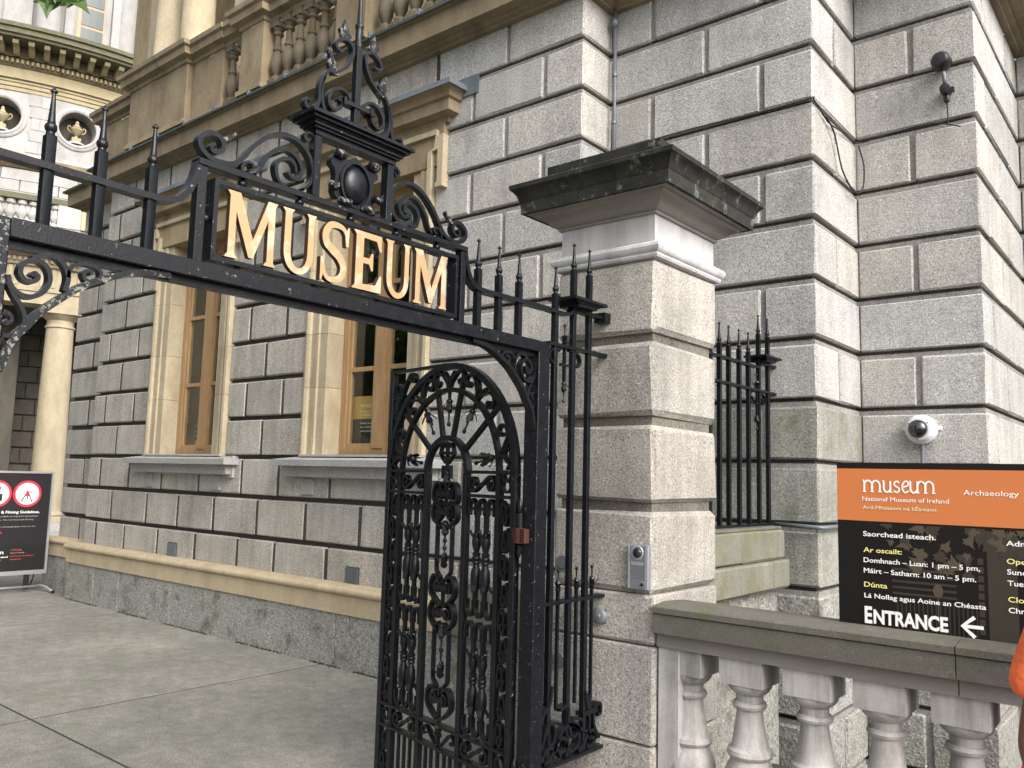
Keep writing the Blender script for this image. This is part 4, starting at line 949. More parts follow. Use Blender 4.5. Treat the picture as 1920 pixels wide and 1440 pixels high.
# ================================================================== low wall between pier and building
lw = thing('low_wall', 'mossy pale granite low wall under the small spiked railing behind the pier', 'wall', (-2.14, 4.5, 0))
for z0, z1, js, ex in ((1.165, 1.335, (3.835, 4.40, YB-.135), 0), (1.0, 1.16, (3.835, 4.75, YB-.135), .02), (-.3, .995, (3.835, 4.5, YB-.135), -.03)):
    for i in range(len(js)-1):
        MB().stone(-2.30+2.14-ex, -1.965+2.14+ex*1.5, js[i]-4.5+.002, js[i+1]-4.5-.002, z0, z1, c=.01).build('stone_block', 'granite_moss' if z0 > .9 else 'granite_rough', lw)
MB().stone(-2.30+2.14-.03, -1.985+2.14, 3.835-4.5, YB-.135-4.5, 1.336, 1.354, c=.004).build('kerb_strip', 'mossy_coping', lw)
cd = thing('conduit', 'grey conduit pipe running along the building corner left of the orange sign', 'pipe')
MB().tube([(-2.07, 5.10, 1.36), (-1.80, 5.10, 1.352), (-1.775, 5.11, 1.352), (-1.775, 5.4, 1.352), (-1.775, 5.95, 1.352)], .0135, 8, 1).build('pipe', 'conduit', cd, smooth=True)

# ================================================================== balustrade
bal = thing('stone_balustrade', 'pale stone balustrade with mossy coping below the orange museum sign', 'balustrade', (-1.2, 3.34, 0))
def bb(n_, mb, mt, par=None, **k):
    mb.xf(lambda x, y, z: (x+1.2, y-3.34, z)); return mb.build(n_, mt, par or bal, **k)
xs_ = [-1.838, -.677, .50, 1.7, 2.9]
for i in range(len(xs_)-1):
    a_, b_ = xs_[i]+.002, xs_[i+1]-.002
    vs = []
    for x in (a_, b_): vs += [(x, 3.20, .966), (x, 3.20, 1.043), (x, 3.205, 1.047), (x, 3.193, 1.050), (x, 3.193, 1.073), (x, 3.198, 1.078), (x, 3.30, 1.088), (x, 3.47, 1.078), (x, 3.48, .966)]
    mb = MB(); mb.add(vs, [tuple(range(9)), tuple(range(17, 8, -1))]+[(j, (j+1) % 9, (j+1) % 9+9, j+9) for j in range(9)])
    bb('coping_stone', mb, 'mossy_coping')
    mb = MB().box(a_, b_, 3.235, 3.44, .905, .9655); bb('under_moulding', mb, 'cap_soffit')
BP = [(.03, 0), (.078, .0), (.082, .02), (.078, .04), (.06, .05), (.052, .065), (.062, .08), (.082, .11), (.093, .15), (.094, .18), (.086, .22), (.072, .25), (.070, .262), (.078, .268), (.084, .28), (.080, .296), (.070, .302), (.066, .31), (.060, .345), (.051, .40), (.047, .44), (.048, .452), (.058, .456), (.063, .468), (.058, .480), (.049, .483), (.049, .508), (.056, .514), (.070, .526), (.079, .540), (.080, .552)]
BP = [(r_*1.1, z_) for r_, z_ in BP]
BS = .80-.552
bmb = MB().lathe(BP, 0, 0, BS, 24).box(-.09, .09, -.09, .09, .8005, .9045).box(-.095, .095, -.095, .095, .13, BS-.0005)
pb0 = bmb.build('baluster', 'baluster', bal, auto=38); pb0.location = (-1.845+.288+.09+1.2, 0, 0)
for i in [-1]+list(range(1, 14)):
    link('baluster', pb0.data, bal, Matrix.Translation((-1.845+.288+.09+i*.2625+1.2, 0, 0)) @ Matrix.Rotation(.0, 4, 'Z'))
bb('end_pilaster', MB().stone(-1.835, -1.735, 3.245, 3.43, .13, .9045, c=.004), 'baluster')
for i in range(3): bb('base_stone', MB().stone(-1.84+i*1.5, -.344+i*1.5, 3.20, 3.48, -.3, .129, c=.006), 'granite_smooth')

# ================================================================== orange entrance sign
sg_ = thing('entrance_sign', 'large orange and black museum sign with opening hours and an ENTRANCE arrow, on the balustrade', 'sign', (0, 3.36, 0))
SX0, SX1 = -1.111, .22
MB().box(SX0, SX1, 0, .018, 1.055, 1.694).build('panel', 'black_print', sg_)
MB().box(SX0, SX1, -.0012, -.0002, 1.473, 1.671).build('orange_field', 'orange', sg_)
for x in (-1.0, .1): MB().box(x, x+.03, .02, .05, .98, 1.66).build('support', 'plastic_black', sg_)
# printed photograph: tan leaves, doorway and columns on the black lower field
def printed(n_, polys, mt, y):
    mb = MB()
    for p in polys: mb.add([(x, y, z) for x, z in p], [tuple(range(len(p)))])
    mb.build(n_, mt, sg_)
printed('printed_column', [[(-.60, 1.058), (-.51, 1.058), (-.51, 1.44), (-.60, 1.46)], [(-.40, 1.058), (-.22, 1.058), (-.22, 1.40), (-.40, 1.43)], [(-.12, 1.058), (.18, 1.058), (.18, 1.44), (-.12, 1.44)]], 'brown_print', -.0006)
rects = [[(-.915, 1.21+i*.022), (-.70, 1.21+i*.022), (-.70, 1.218+i*.022), (-.915, 1.218+i*.022)] for i in range(5)]+[[(-.90+i*.0145, 1.06), (-.896+i*.0145, 1.06), (-.896+i*.0145, 1.20), (-.90+i*.0145, 1.20)] for i in range(19)]
rects += [[(-.63, 1.10+i*.03), (-.612, 1.10+i*.03), (-.612, 1.122+i*.03), (-.63, 1.122+i*.03)] for i in range(9)]
printed('printed_doorway', rects, 'brown_print', -.0007)
printed('printed_lamp', [[(-.76+.017*math.cos(a), 1.235+.024*math.sin(a)) for a in [i*math.pi/6 for i in range(12)]], [(-.762, 1.12), (-.758, 1.12), (-.758, 1.215), (-.762, 1.215)]], 'tan_print', -.0009)
lv = []; random.seed(11)
def leaf_outline(s_):
    pts = [(0, 0), (.10, -.05), (.36, -.10), (.28, .08), (.52, .20), (.33, .28), (.40, .42), (.22, .42), (.14, .60), (.08, .72), (0, 1.0)]
    full = pts+[(-x, y) for x, y in pts[-2:0:-1]]; return [(x*s_, y*s_) for x, y in full]
def leafpoly(cx, cz, s_, a_):
    return [(min(max(cx+x*math.cos(a_)-y*math.sin(a_), -1.1), .2), min(cz+x*math.sin(a_)+y*math.cos(a_), 1.465)) for x, y in leaf_outline(s_*1.9)]
def leafpoly_(cx, cz, s_, a_):
    out = []
    for i in range(10):
        t = a_+2*math.pi*i/10; rr = s_*(1 if i % 2 == 0 else .48)*(.75+.5*rnd()); out.append((min(max(cx+rr*math.cos(t), -1.1), .2), min(cz+rr*math.sin(t), 1.465)))
    return out
for i in range(80):
    cx = -.96+.55*rnd()+.15*rnd(); cz = 1.30+.165*rnd()**.7
    if cz < 1.36 and (cx < -.86 or cx > -.62): continue
    lv.append(leafpoly(cx, cz, .014+.02*rnd(), rnd()*6))
for k_ in range(6):
    mb = MB()
    for j, p in enumerate(lv[k_::6]): mb.add([(x, -.0010-.00007*(j+k_*1.3), z) for x, z in p], [tuple(range(len(p)))])
    mb.build('printed_leaves', ('tan_print', 'brown_print')[k_ % 2], sg_)
TY = -.0022
def st(s_, x, z, h, w_, mt='text_white', b_=.012, **k): text('lettering', s_, x, z, h, sg_, mt, TY, w=w_, bold=b_, **k)
# the uncial 'museum' mark
def mus(x, z, w_, h, par, mt, y):
    mb = MB(); g_ = w_/6.55; t = .155*g_
    def arch(x0, x1): return [(x0, z), (x0, z+h*.62), (x0+(x1-x0)*.25, z+h*.93), ((x0+x1)/2+.1*(x1-x0), z+h*.97), (x1, z+h*.70), (x1, z)]
    def rb(p, tt=t, k=3): mb.ribbon(p, tt, .0006, y, k=k)
    def ser(xx, zz, l=.34): rb([(xx-l*g_*.5, zz), (xx+l*g_*.5, zz)], t*.55, 1)
    yy = [0]
    def bump_y():
        nonlocal y; y -= .00004
    x0 = x+.2*g_
    for k_ in (0, 1): rb(arch(x0+k_*.72*g_, x0+(k_+1)*.72*g_)); bump_y()
    rb([(x0, z), (x0, z+h*.9), (x0-.15*g_, z+h*.98)], t, 2); bump_y()
    for k_ in range(3): ser(x0+k_*.72*g_, z+t*.2); bump_y()
    x0 = x+2.02*g_
    rb([(x0-.12*g_, z+h*.97), (x0, z+h*.9), (x0, z+h*.3), (x0+.2*g_, z+h*.04), (x0+.42*g_, z+h*.08), (x0+.6*g_, z+h*.3)]); bump_y(); rb([(x0+.6*g_, z+h*.97), (x0+.6*g_, z)], t, 1); bump_y(); ser(x0+.64*g_, z+t*.2); bump_y()
    x0 = x+2.92*g_
    rb([(x0+.5*g_, z+h*.82), (x0+.3*g_, z+h*.97), (x0+.06*g_, z+h*.80), (x0+.12*g_, z+h*.58), (x0+.42*g_, z+h*.42), (x0+.5*g_, z+h*.2), (x0+.28*g_, z+h*.02), (x0+.0*g_, z+h*.16)], t*.9); bump_y()
    x0 = x+3.68*g_
    rb([(x0+.03*g_, z+h*.46), (x0+.48*g_, z+h*.62), (x0+.56*g_, z+h*.82), (x0+.34*g_, z+h*1.0), (x0+.06*g_, z+h*.72), (x0+.02*g_, z+h*.35), (x0+.24*g_, z+h*.03), (x0+.6*g_, z+h*.18)], t*.9); bump_y()
    x0 = x+4.42*g_
    rb([(x0-.1*g_, z+h*.97), (x0, z+h*.9), (x0, z+h*.3), (x0+.2*g_, z+h*.04), (x0+.42*g_, z+h*.08), (x0+.62*g_, z+h*.3)]); bump_y(); rb([(x0+.62*g_, z+h*.97), (x0+.62*g_, z)], t, 1); bump_y()
    for k_ in (0, 1): rb(arch(x0+.62*g_+k_*.68*g_, x0+.62*g_+(k_+1)*.68*g_)); bump_y()
    for k_ in range(3): ser(x0+(.62+k_*.68)*g_+.03*g_, z+t*.2); bump_y()
    return mb.build('museum_mark', mt, par)
mus(-1.016, 1.583, .256, .044, sg_, 'text_white', TY)
st('National Museum of Ireland', -1.016, 1.549, .0165, .300, b_=0); st('Ard-Mhúsaem na hÉireann', -1.016, 1.518, .014, .258, 'text_cream', 0)
st('Archaeology', -.668, 1.5815, .019, .172, b_=0)
st('Saorchead isteach.', -1.016, 1.416, .019, .254); st('Ar oscailt:', -1.016, 1.356, .0185, .137, 'text_yellow')
st('Domhnach – Luan: 1 pm – 5 pm,', -1.016, 1.318, .0185, .393); st('Máirt – Satharn: 10 am – 5 pm.', -1.016, 1.279, .0185, .380)
st('Dúnta', -1.016, 1.227, .019, .083, 'text_yellow'); st('Lá Nollag agus Aoine an Chéasta', -1.016, 1.187, .0175, .408)
st('E', -1.016, 1.095, .061, .027, b_=.035); st('NTRANCE', -.984, 1.096, .051, .254, b_=.035)
MB().ribbon([(-.685, 1.1235), (-.618, 1.1235)], .012, .0006, TY, k=1).build('arrow_shaft', 'text_white', sg_)
MB().ribbon([(-.645, 1.157), (-.684, 1.1235), (-.645, 1.088)], .013, .0007, TY-.0008, k=1).build('arrow_head', 'text_white', sg_)
for s_, z, mt, w_ in (('Admission free.', 1.412, 'text_white', .22), ('Open:', 1.351, 'text_yellow', .08), ('Sunday – Monday: 1 pm – 5 pm,', 1.315, 'text_white', .40), ('Tuesday – Saturday: 10 am – 5 pm.', 1.277, 'text_white', .43), ('Closed', 1.222, 'text_yellow', .093), ('Christmas Day and Good Friday', 1.186, 'text_white', .40)):
    st(s_, -.54, z, .0185, w_, mt)

# ================================================================== small fittings on the pier and walls
ic = thing('intercom', 'silver video intercom with lens and speaker holes on the gate pier', 'intercom', (-1.908, 3.22, 1.231))
hw, hh = .051, .094
MB().stone(-hw, hw, -.024, 0, -hh, hh, c=.003, j=.0002).build('housing', 'steel', ic)
MB().box(hw-.016, hw-.002, -.0265, -.0242, -hh+.003, hh-.003).box(-hw+.002, -hw+.008, -.0265, -.0242, -hh+.003, hh-.003).build('side_trim', 'steel_light', ic)
MB().lathe([(.030, -.0262), (.032, -.0242)], -.005, 0, .062, 24, 'y').build('lens_surround', 'steel_light', ic)
MB().lathe([(.001, -.036), (.010, -.035), (.018, -.032), (.023, -.0266)], -.003, 0, .062, 20, 'y').build('lens', 'lens', ic, smooth=True)
MB().box(-.034, .028, -.0258, -.0242, .008, .022).build('name_plate', 'steel_light', ic)
mb = MB()
for i in range(7):
    for j in range(5):
        if (i in (0, 6)) and (j in (0, 4)): continue
        mb.lathe([(.0016, -.0250), (.0016, -.0242)], -.030+i*.0092, 0, -.046+j*.0105, 6, 'y')
mb.build('speaker_holes', 'plastic_black', ic)
MB().lathe([(.012, -.0262), (.0125, -.0242)], .022, 0, -.071, 16, 'y').build('button_ring', 'steel_light', ic)
MB().lathe([(.001, -.029), (.006, -.0285), (.009, -.0264)], .022, 0, -.071, 14, 'y').build('button', 'plastic_black', ic, smooth=True)
jb = thing('junction_box', 'round grey metal junction box on the pier below the intercom', 'junction box', (-2.105, 3.22, 1.003))
MB().lathe([(.028, -.026), (.033, -.022), (.034, 0)], 0, 0, 0, 18, 'y').lathe([(.004, -.034), (.008, -.032), (.008, -.026)], 0, 0, 0, 8, 'y').build('body', 'steel', jb, auto=40)
mb = MB()
for i in range(4):
    a_ = math.radians(45+90*i); mb.box(.034*math.cos(a_)-.006, .034*math.cos(a_)+.006, -.012, 0, .034*math.sin(a_)-.006, .034*math.sin(a_)+.006)
mb.build('lugs', 'conduit', jb)
for nm, x, z, lab in (('a', -2.315, 1.22, 'grey round cover plate on the pier behind the upper railing bars'), ('b', -2.325, .78, 'grey round box on the pier behind the lower railing bars')):
    o = tag(MB().lathe([(.03, -.02), (.034, -.016), (.035, 0)], x, 3.22, z, 16, 'y').build('junction_box', 'conduit', auto=40), lab, 'junction box')
dc = thing('dome_camera', 'white dome security camera on the granite wall above the orange sign', 'security camera', (-1.413, 5.97, 1.985))
MB().lathe([(.045, -.125), (.072, -.12), (.085, -.095), (.088, -.07), (.095, -.066), (.097, -.02), (.092, 0)], 0, 0, 0, 28, 'y').build('housing', 'cam_white', dc, auto=35)
mb = MB()
for j, (a_, dp) in enumerate(((0, .0), (180, .0))): mb.lathe([(.014, -.02), (.016, 0)], .105*math.cos(math.radians(a_)), 0, .01, 10, 'y')
mb.build('mounting_lug', 'cam_white', dc)
MB().lathe([(.001, -.175), (.022, -.172), (.042, -.162), (.056, -.145), (.060, -.126)], 0, 0, 0, 24, 'y').build('dome', 'lens', dc, smooth=True)
mb = MB()
for a_ in (35, 150, 265): mb.lathe([(.004, -.1235), (.005, -.118)], .068*math.cos(math.radians(a_)), 0, .068*math.sin(math.radians(a_)), 8, 'y')
mb.build('screws', 'plastic_black', dc)
MB().lathe([(.018, -.13), (.018, -.085)], 0, -.03, 0, 10).lathe([(.012, -.9), (.012, -.13)], 0, -.03, 0, 10).build('conduit', 'conduit', dc, auto=40)
fl = thing('old_floodlight', 'black rusty floodlight bracket high on the corner wall', 'lamp', (-1.215, 5.97, 4.44))
MB().lathe([(.001, -.15), (.04, -.145), (.058, -.12), (.062, -.05), (.045, -.02), (.02, 0)], 0, 0, 0, 16, 'y').build('lamp_head', 'plastic_black', fl, auto=40)
MB().tube([(0, -.06, -.05), (.012, -.07, -.10), (.01, -.06, -.15)], .013, 8, 2).build('swivel', 'conduit', fl, smooth=True)
MB().lathe([(.001, -.10), (.03, -.095), (.036, -.05), (.03, 0)], .015, 0, -.19, 14, 'y').box(.04, .065, -.06, -.03, -.21, -.18).lathe([(.014, -.27), (.02, -.26), (.018, -.22)], .015, -.03, 0, 8).build('terminal_box', 'plastic_black', fl, auto=40)
MB().tube([(.015, -.03, -.26), (.02, -.035, -.35), (.018, -.02, -.42)], .005, 6, 2).build('lead_wire', 'cable', fl)
ck = MB()
ck.tube([(-3.1, 5.10, 4.055), (-2.6, 5.10, 4.06), (-2.2, 5.10, 4.045), (-1.82, 5.10, 4.05), (-1.795, 5.115, 4.045), (-1.79, 5.35, 3.98), (-1.785, 5.6, 4.0), (-1.785, 5.94, 4.03), (-1.6, 5.94, 4.04), (-1.3, 5.94, 4.05), (-1.12, 5.93, 3.98)], .0045, 6, 3)
ck.tube([(-1.785, 5.3, 4.0), (-1.78, 5.45, 3.93), (-1.775, 5.58, 3.72), (-1.76, 5.78, 3.62), (-1.745, 5.92, 3.68), (-1.74, 5.94, 3.85), (-1.77, 5.93, 4.0)], .006, 6, 3)
tag(ck.build('cable', 'cable', smooth=True), 'black cable looping along the mortar joint round the building corner', 'cable')
eb = thing('electrical_box', 'grey electrical box on the wall beside the poster stand', 'box', (-12.25, 4.80, 0))
MB().stone(-.12, .1, -.0, .10, .22, .40, c=.005, j=.001).build('box', 'grey_box', eb)
MB().tube([(.0, .02, .22), (.01, .01, .12), (-.03, .0, .02), (-.05, -.02, .006)], .008, 6).build('cable', 'cable', eb)

# ================================================================== poster stand (local x = along world +Y, viewer at -y)
ps = thing('poster_stand', 'black photography guidelines notice in a silver frame on a floor stand', 'notice board', (-11.62, 4.22, 0), 90)
BX0, BX1, BZ0, BZ1 = -.50, .485, .275, 1.50
MB().box(BX0, BX1, 0, .02, BZ0, BZ1).build('panel', 'poster_black', ps)
fm = MB(); t = .028
fm.box(BX0-.02, BX0+t-.02, -.012, .03, BZ0, BZ1).box(BX1-t+.01, BX1+.01, -.012, .03, BZ0, BZ1).box(BX0-.02, BX1+.01, -.012, .03, BZ1, BZ1+.025).box(BX0-.02, BX1+.01, -.012, .03, BZ0-.05, BZ0)
fm.build('frame', 'alu', ps)
MB().box(.24, .30, .0, .03, .04, .224).build('post', 'plastic_black', ps); MB().box(-.36, -.30, .0, .03, .04, .224).build('post', 'plastic_black', ps)
mb = MB().tube([(-.52, -.0, .07), (.47, -.0, .07)], .014, 8, 1)
for x in (-.50, .45): mb.tube([(x, .02, .075), (x+.02, -.12, .06), (x+.03, -.28, .02)], .014, 8, 2).tube([(x, .02, .075), (x, .30, .02)], .014, 8, 1)
mb.build('foot_frame', 'alu', ps, smooth=True)
mb = MB()
for x in (-.50, .45): mb.lathe([(.018, -.018), (.018, .018)], x+.03, -.29, .018, 8, 'x')
mb.build('rubber_foot', 'plastic_black', ps)
def disc(x, z, rr, y, mt, n_=28): MB().lathe([(rr, y), (rr, y+.001)], x, 0, z, n_, 'y').build('pictogram_disc', mt, ps)
for x in (.19, -.16):
    disc(x, 1.24, .168, -.0022, 'text_red'); disc(x, 1.24, .138, -.0035, 'poster_white')
g_ = MB()
g_.ribbon([(.19, 1.27), (.12, 1.14)], .012, .001, -.005, k=1).ribbon([(.192, 1.271), (.25, 1.14)], .012, .001, -.0053, k=1).ribbon([(.191, 1.22), (.191, 1.17)], .012, .001, -.0056, k=1)
g_.ribbon([(.15, 1.27), (.25, 1.255)], .007, .001, -.0065, k=1).ribbon([(.175, 1.30), (.205, 1.30), (.205, 1.325), (.175, 1.325)], .006, .001, -.0060, k=1, closed=True)
g_.build('tripod_pictogram', 'plastic_black', ps)
MB().add([(.17, -.0068, 1.21), (.21, -.0068, 1.21), (.20, -.0068, 1.28), (.18, -.0068, 1.28)], [(0, 1, 2, 3)]).build('tripod_head', 'text_red', ps)
MB().box(-.21, -.10, -.006, -.0048, 1.15, 1.24).box(-.26, -.22, -.006, -.0048, 1.08, 1.28).box(-.22, -.17, -.0062, -.0049, 1.25, 1.30).build('camera_pictogram', 'plastic_black', ps)
MB().lathe([(.022, -.0062), (.022, -.0052)], -.14, 0, 1.31, 14, 'y').build('flash_pictogram', 'text_red', ps)
def pt(s_, xr, z, h, w_, mt='text_white', b_=.01): text('lettering', s_, xr-w_, z, h, ps, mt, -.0015, w=w_, bold=b_)
pt('Photography & Filming Guidelines.', .357, .995, .034, .74)
pt('Photography without a flash or tripod is permitted', .335, .95, .018, .76, 'text_grey'); pt('for personal use only. No commercial filming', .287, .908, .016, .70, 'text_grey')
pt('We love seeing your photographs with us on', .314, .822, .016, .72, 'text_grey'); pt('museum', -.029, .492, .05, .30); 
pt('t & Q+', -.065, .735, .045, .16, 'text_red'); pt('National Museum of Ireland', .025, .446, .02, .40); pt('Ard-Mhúsaem na hÉireann', -.05, .41, .016, .32, 'text_grey')
for s_, z, w_, mt in (('Archaeology', .532, .13, 'text_orange'), ('Natural History', .495, .16, 'text_grey'), ('Decorative Arts & History', .455, .28, 'text_red'), ('Country Life', .415, .13, 'text_orange')):
    text('lettering', s_, .055, z, .017, ps, mt, -.0015, w=w_)
MB().box(BX0+.02, BX1-.03, -.0008, -.0002, .285, .60).build('lower_band', 'plastic_black', ps)

# ================================================================== rotunda
RC = (-31.76, 11.586)
rot = thing('rotunda', 'round museum rotunda in white and cream stone with urn niches and a columned porch', 'building', (RC[0], RC[1], 0))
def PA(a_, rr, z): t = math.radians(a_); return (rr*math.cos(t), rr*math.sin(t), z)
A0, A1 = -70, 50
def band(n_, prof, mt, a0=A0, a1=A1, par=None, st=2.0, auto=30):
    """curved moulding: prof = [(radius, z)]"""
    k = max(2, int((a1-a0)/st)); m_ = len(prof); vs = []
    for i in range(k+1):
        for rr, z in prof: vs.append(PA(a0+(a1-a0)*i/k, rr, z))
    fs = [(i*m_+j, (i+1)*m_+j, (i+1)*m_+(j+1) % m_, i*m_+(j+1) % m_) for i in range(k) for j in range(m_)]
    fs += [tuple(range(m_)), tuple(range((k+1)*m_-1, k*m_-1, -1))]
    return MB().add(vs, fs).build(n_, mt, par or rot, auto=auto)
def ablock(mb, a0, a1, r0, r1, z0, z1, k=1):
    vs = []
    for i in range(k+1):
        a_ = a0+(a1-a0)*i/k
        vs += [PA(a_, r0, z0), PA(a_, r1, z0), PA(a_, r1, z1), PA(a_, r0, z1)]
    o = 0; fs = [(i*4+j, i*4+4+j, i*4+4+(j+1) % 4, i*4+(j+1) % 4) for i in range(k) for j in range(4)]+[(0, 1, 2, 3), (4*k+3, 4*k+2, 4*k+1, 4*k)]
    mb.add(vs, fs)
NA = [-14.6-13.2*i for i in range(-4, 5)]
# drum storey with niches: solid ring pieces between niches
band('drum_core', [(6.8, 9.95), (7.55, 9.95), (7.55, 11.9), (6.8, 11.9)], 'dark_stone')
nr = .47
for a_ in NA:
    # wall panel with a round opening
    n_ = 28; vs = []; ha = 6.6
    Rz = 11.03
    inner = [(nr*math.cos(2*math.pi*i/n_), nr*math.sin(2*math.pi*i/n_)) for i in range(n_)]
    outer = []
    hw_, zl, zh = math.radians(ha)*8, 9.98-Rz, 11.76-Rz
    for i in range(n_):
        t = 2*math.pi*i/n_; c_, s_ = math.cos(t), math.sin(t); k = min(hw_/abs(c_) if abs(c_) > 1e-6 else 1e9, (zh if s_ > 0 else -zl)/abs(s_) if abs(s_) > 1e-6 else 1e9)
        outer.append((c_*k, s_*k))
    def onr(x, z, rr): t = math.radians(a_)+x/8; return (rr*math.cos(t), rr*math.sin(t), Rz+z)
    vs = [onr(x, z, 8.0) for x, z in inner]+[onr(x, z, 8.0) for x, z in outer]+[onr(x*.98, z*.98, 7.56) for x, z in inner]
    fs = [(i, (i+1) % n_, n_+(i+1) % n_, n_+i) for i in range(n_)]+[(i, 2*n_+i, 2*n_+(i+1) % n_, (i+1) % n_) for i in range(n_)]
    # corners of the panel
    MB().add(vs, fs).build('niche_panel', 'white_stone', rot)
    corners = [(hw_, zh), (-hw_, zh), (-hw_, zl), (hw_, zl)]
    mb = MB()
    for q, (cx_, cz_) in enumerate(corners):
        near = sorted(range(n_), key=lambda i: math.hypot(outer[i][0]-cx_, outer[i][1]-cz_))[:2]
        mb.add([onr(cx_, cz_, 8.0), onr(*outer[near[0]], 8.0), onr(*outer[near[1]], 8.0)], [(0, 1, 2)])
    mb.build('niche_corner', 'white_stone', rot)
    pr = [(1.0, 8.0), (1.0, 8.05), (1.06, 8.08), (1.14, 8.085), (1.2, 8.06), (1.24, 8.06), (1.34, 8.03), (1.34, 8.0)]
    vs = []; 
    for i in range(n_):
        for kk, rr in pr: vs.append(onr(inner[i][0]*kk, inner[i][1]*kk, rr))
    m_ = len(pr); fs = [(i*m_+j, i*m_+j+1, ((i+1) % n_)*m_+j+1, ((i+1) % n_)*m_+j) for i in range(n_) for j in range(m_-1)]
    MB().add(vs, fs).build('niche_ring', 'white_stone', rot, auto=40)
    # block joints of the white wall
for a_ in [x_+6.6 for x_ in NA]:
    for j in range(5):
        z0 = 10.09+j*.333; w_ = 2.0 if j in (0, 4) else (1.75 if j % 2 else 1.45)
        for q in ((-w_, w_),) if j % 2 else ((-w_, -.04), (.04, w_)):
            mb = MB(); ablock(mb, a_+q[0], a_+q[1], 7.98, 8.035, z0, z0+.32); mb.build('ashlar_block', 'white_stone', rot)
mb = MB()
band('drum_band', [(7.9, 9.88), (8.06, 9.88), (8.10, 9.95), (8.02, 10.02), (8.02, 10.08), (7.9, 10.08)], 'white_stone')
band('drum_ledge', [(7.8, 9.58), (8.08, 9.60), (8.25, 9.74), (8.27, 9.88), (7.8, 9.88)], 'sand_top')
for z0, z1 in ((9.28, 9.575), (8.97, 9.265), (8.66, 8.955)):
    a_ = -60+(3.3 if z0 == 8.97 else 0)
    while a_ < 30:
        mb = MB(); ablock(mb, a_+.12, a_+6.5, 7.8, 8.06, z0, z1, 3); mb.build('ashlar_block', 'white_stone', rot); a_ += 6.62
band('drum_back', [(7.5, 7), (7.98, 7), (7.98, 9.6), (7.5, 9.6)], 'white_stone')
# architrave, frieze, dentils, modillion cornice
band('architrave', [(7.8, 11.76), (8.03, 11.76), (8.03, 11.87), (8.06, 11.875), (8.06, 11.98), (8.09, 11.985), (8.09, 12.05), (8.15, 12.07), (8.15, 12.12), (7.8, 12.12)], 'gold_stone')
band('frieze', [(7.8, 12.12), (8.04, 12.12), (8.04, 12.42), (7.8, 12.42)], 'gold_stone')
band('bed_mould', [(7.8, 12.42), (8.07, 12.42), (8.12, 12.47), (8.12, 12.62), (8.2, 12.64), (8.2, 12.70), (8.22, 12.72), (8.22, 12.92), (7.8, 12.92)], 'sand_dark')
mb = MB(); a_ = -60
while a_ < 20: ablock(mb, a_, a_+.45, 8.1, 8.20, 12.49, 12.60); a_ += .85
o = mb.build('dentils', 'gold_stone', rot); o['kind'] = 'stuff'
bk = None; a_ = -60.2
while a_ < 20:
    if bk is None:
        mb = MB().prism([(0, 12.92), (.52, 12.92), (.54, 12.86), (.50, 12.80), (.40, 12.79), (.28, 12.74), (.2, 12.66), (.1, 12.64), (0, 12.66)], -.07, .07)
        bk = mb.build('modillion', 'gold_stone', rot, auto=40); bk.matrix_local = Matrix.Rotation(math.radians(a_), 4, 'Z') @ Matrix.Translation((8.22, 0, 0)); 
    else: link('modillion', bk.data, rot, Matrix.Rotation(math.radians(a_), 4, 'Z') @ Matrix.Translation((8.22, 0, 0)))
    a_ += 2.45
band('main_cornice', [(7.6, 12.925), (8.86, 12.925), (8.88, 12.99), (8.94, 13.0), (8.96, 13.12), (9.02, 13.14), (9.04, 13.24), (7.6, 13.36)], 'cornice_moss')
# upper storey
band('upper_wall', [(6.6, 13.3), (7.6, 13.3), (7.6, 20), (6.6, 20)], 'white_stone')
for a_ in (-21.4, -36, -50, -2):
    x, y, _ = PA(a_, 7.95, 0); MB().lathe([(.42, 13.33), (.42, 13.42), (.36, 13.46), (.38, 13.52), (.33, 13.56), (.32, 19)], x, y, 0, 24).build('column', 'white_stone', rot, auto=40)
for a_ in (-27.0, -41):
    mb = MB(); ablock(mb, a_-2.6, a_+2.6, 7.5, 7.72, 13.3, 20, 3); mb.build('pier_panel', 'white_stone', rot)
for a_ in (-13.4, -42):
    mb = MB(); ablock(mb, a_-2.75, a_+2.75, 7.58, 7.64, 13.55, 17, 3); wd_ = mb.build('window', 'timber', rot)
    for z0, z1 in ((13.68, 14.22), (14.30, 14.84), (14.92, 15.9)):
        for q0, q1 in ((-1.9, -.0), (.0, 2.35)):
            pass
        mb = MB(); ablock(mb, a_-1.9, a_+2.4, 7.65, 7.655, z0, z1, 3); mb.build('pane', 'dark_pane', wd_)
for a_ in (-8.6, -17.6):
    mb = MB(); ablock(mb, a_-.8, a_+.8, 7.6, 7.75, 13.3, 20); mb.build('pilaster', 'white_stone', rot)
# porch: balustrade on top of the entablature
band('porch_coping', [(11.85, 7.62), (12.14, 7.64), (12.16, 7.76), (11.85, 7.82)], 'cornice_moss')
band('porch_plinth', [(11.8, 6.95), (12.15, 6.95), (12.15, 7.10), (11.8, 7.10)], 'white_stone')
bq = MB().lathe([(.11, 7.10), (.11, 7.17), (.06, 7.2), (.11, 7.28), (.12, 7.34), (.08, 7.42), (.055, 7.5), (.1, 7.54), (.1, 7.62)], n=10)
bo = bq.build('baluster', 'white_stone', rot, auto=40); first = True
a_ = -40
while a_ < -5:
    if not (-18.3 < a_ < -15.4):
        mt_ = Matrix.Rotation(math.radians(a_), 4, 'Z') @ Matrix.Translation((12.0, 0, 0))
        if first: bo.matrix_local = mt_; first = False
        else: link('baluster', bo.data, rot, mt_)
    a_ += 1.08
mb = MB(); ablock(mb, -18.2, -15.3, 11.8, 12.17, 7.10, 7.62, 2); mb.build('balustrade_block', 'white_stone', rot)
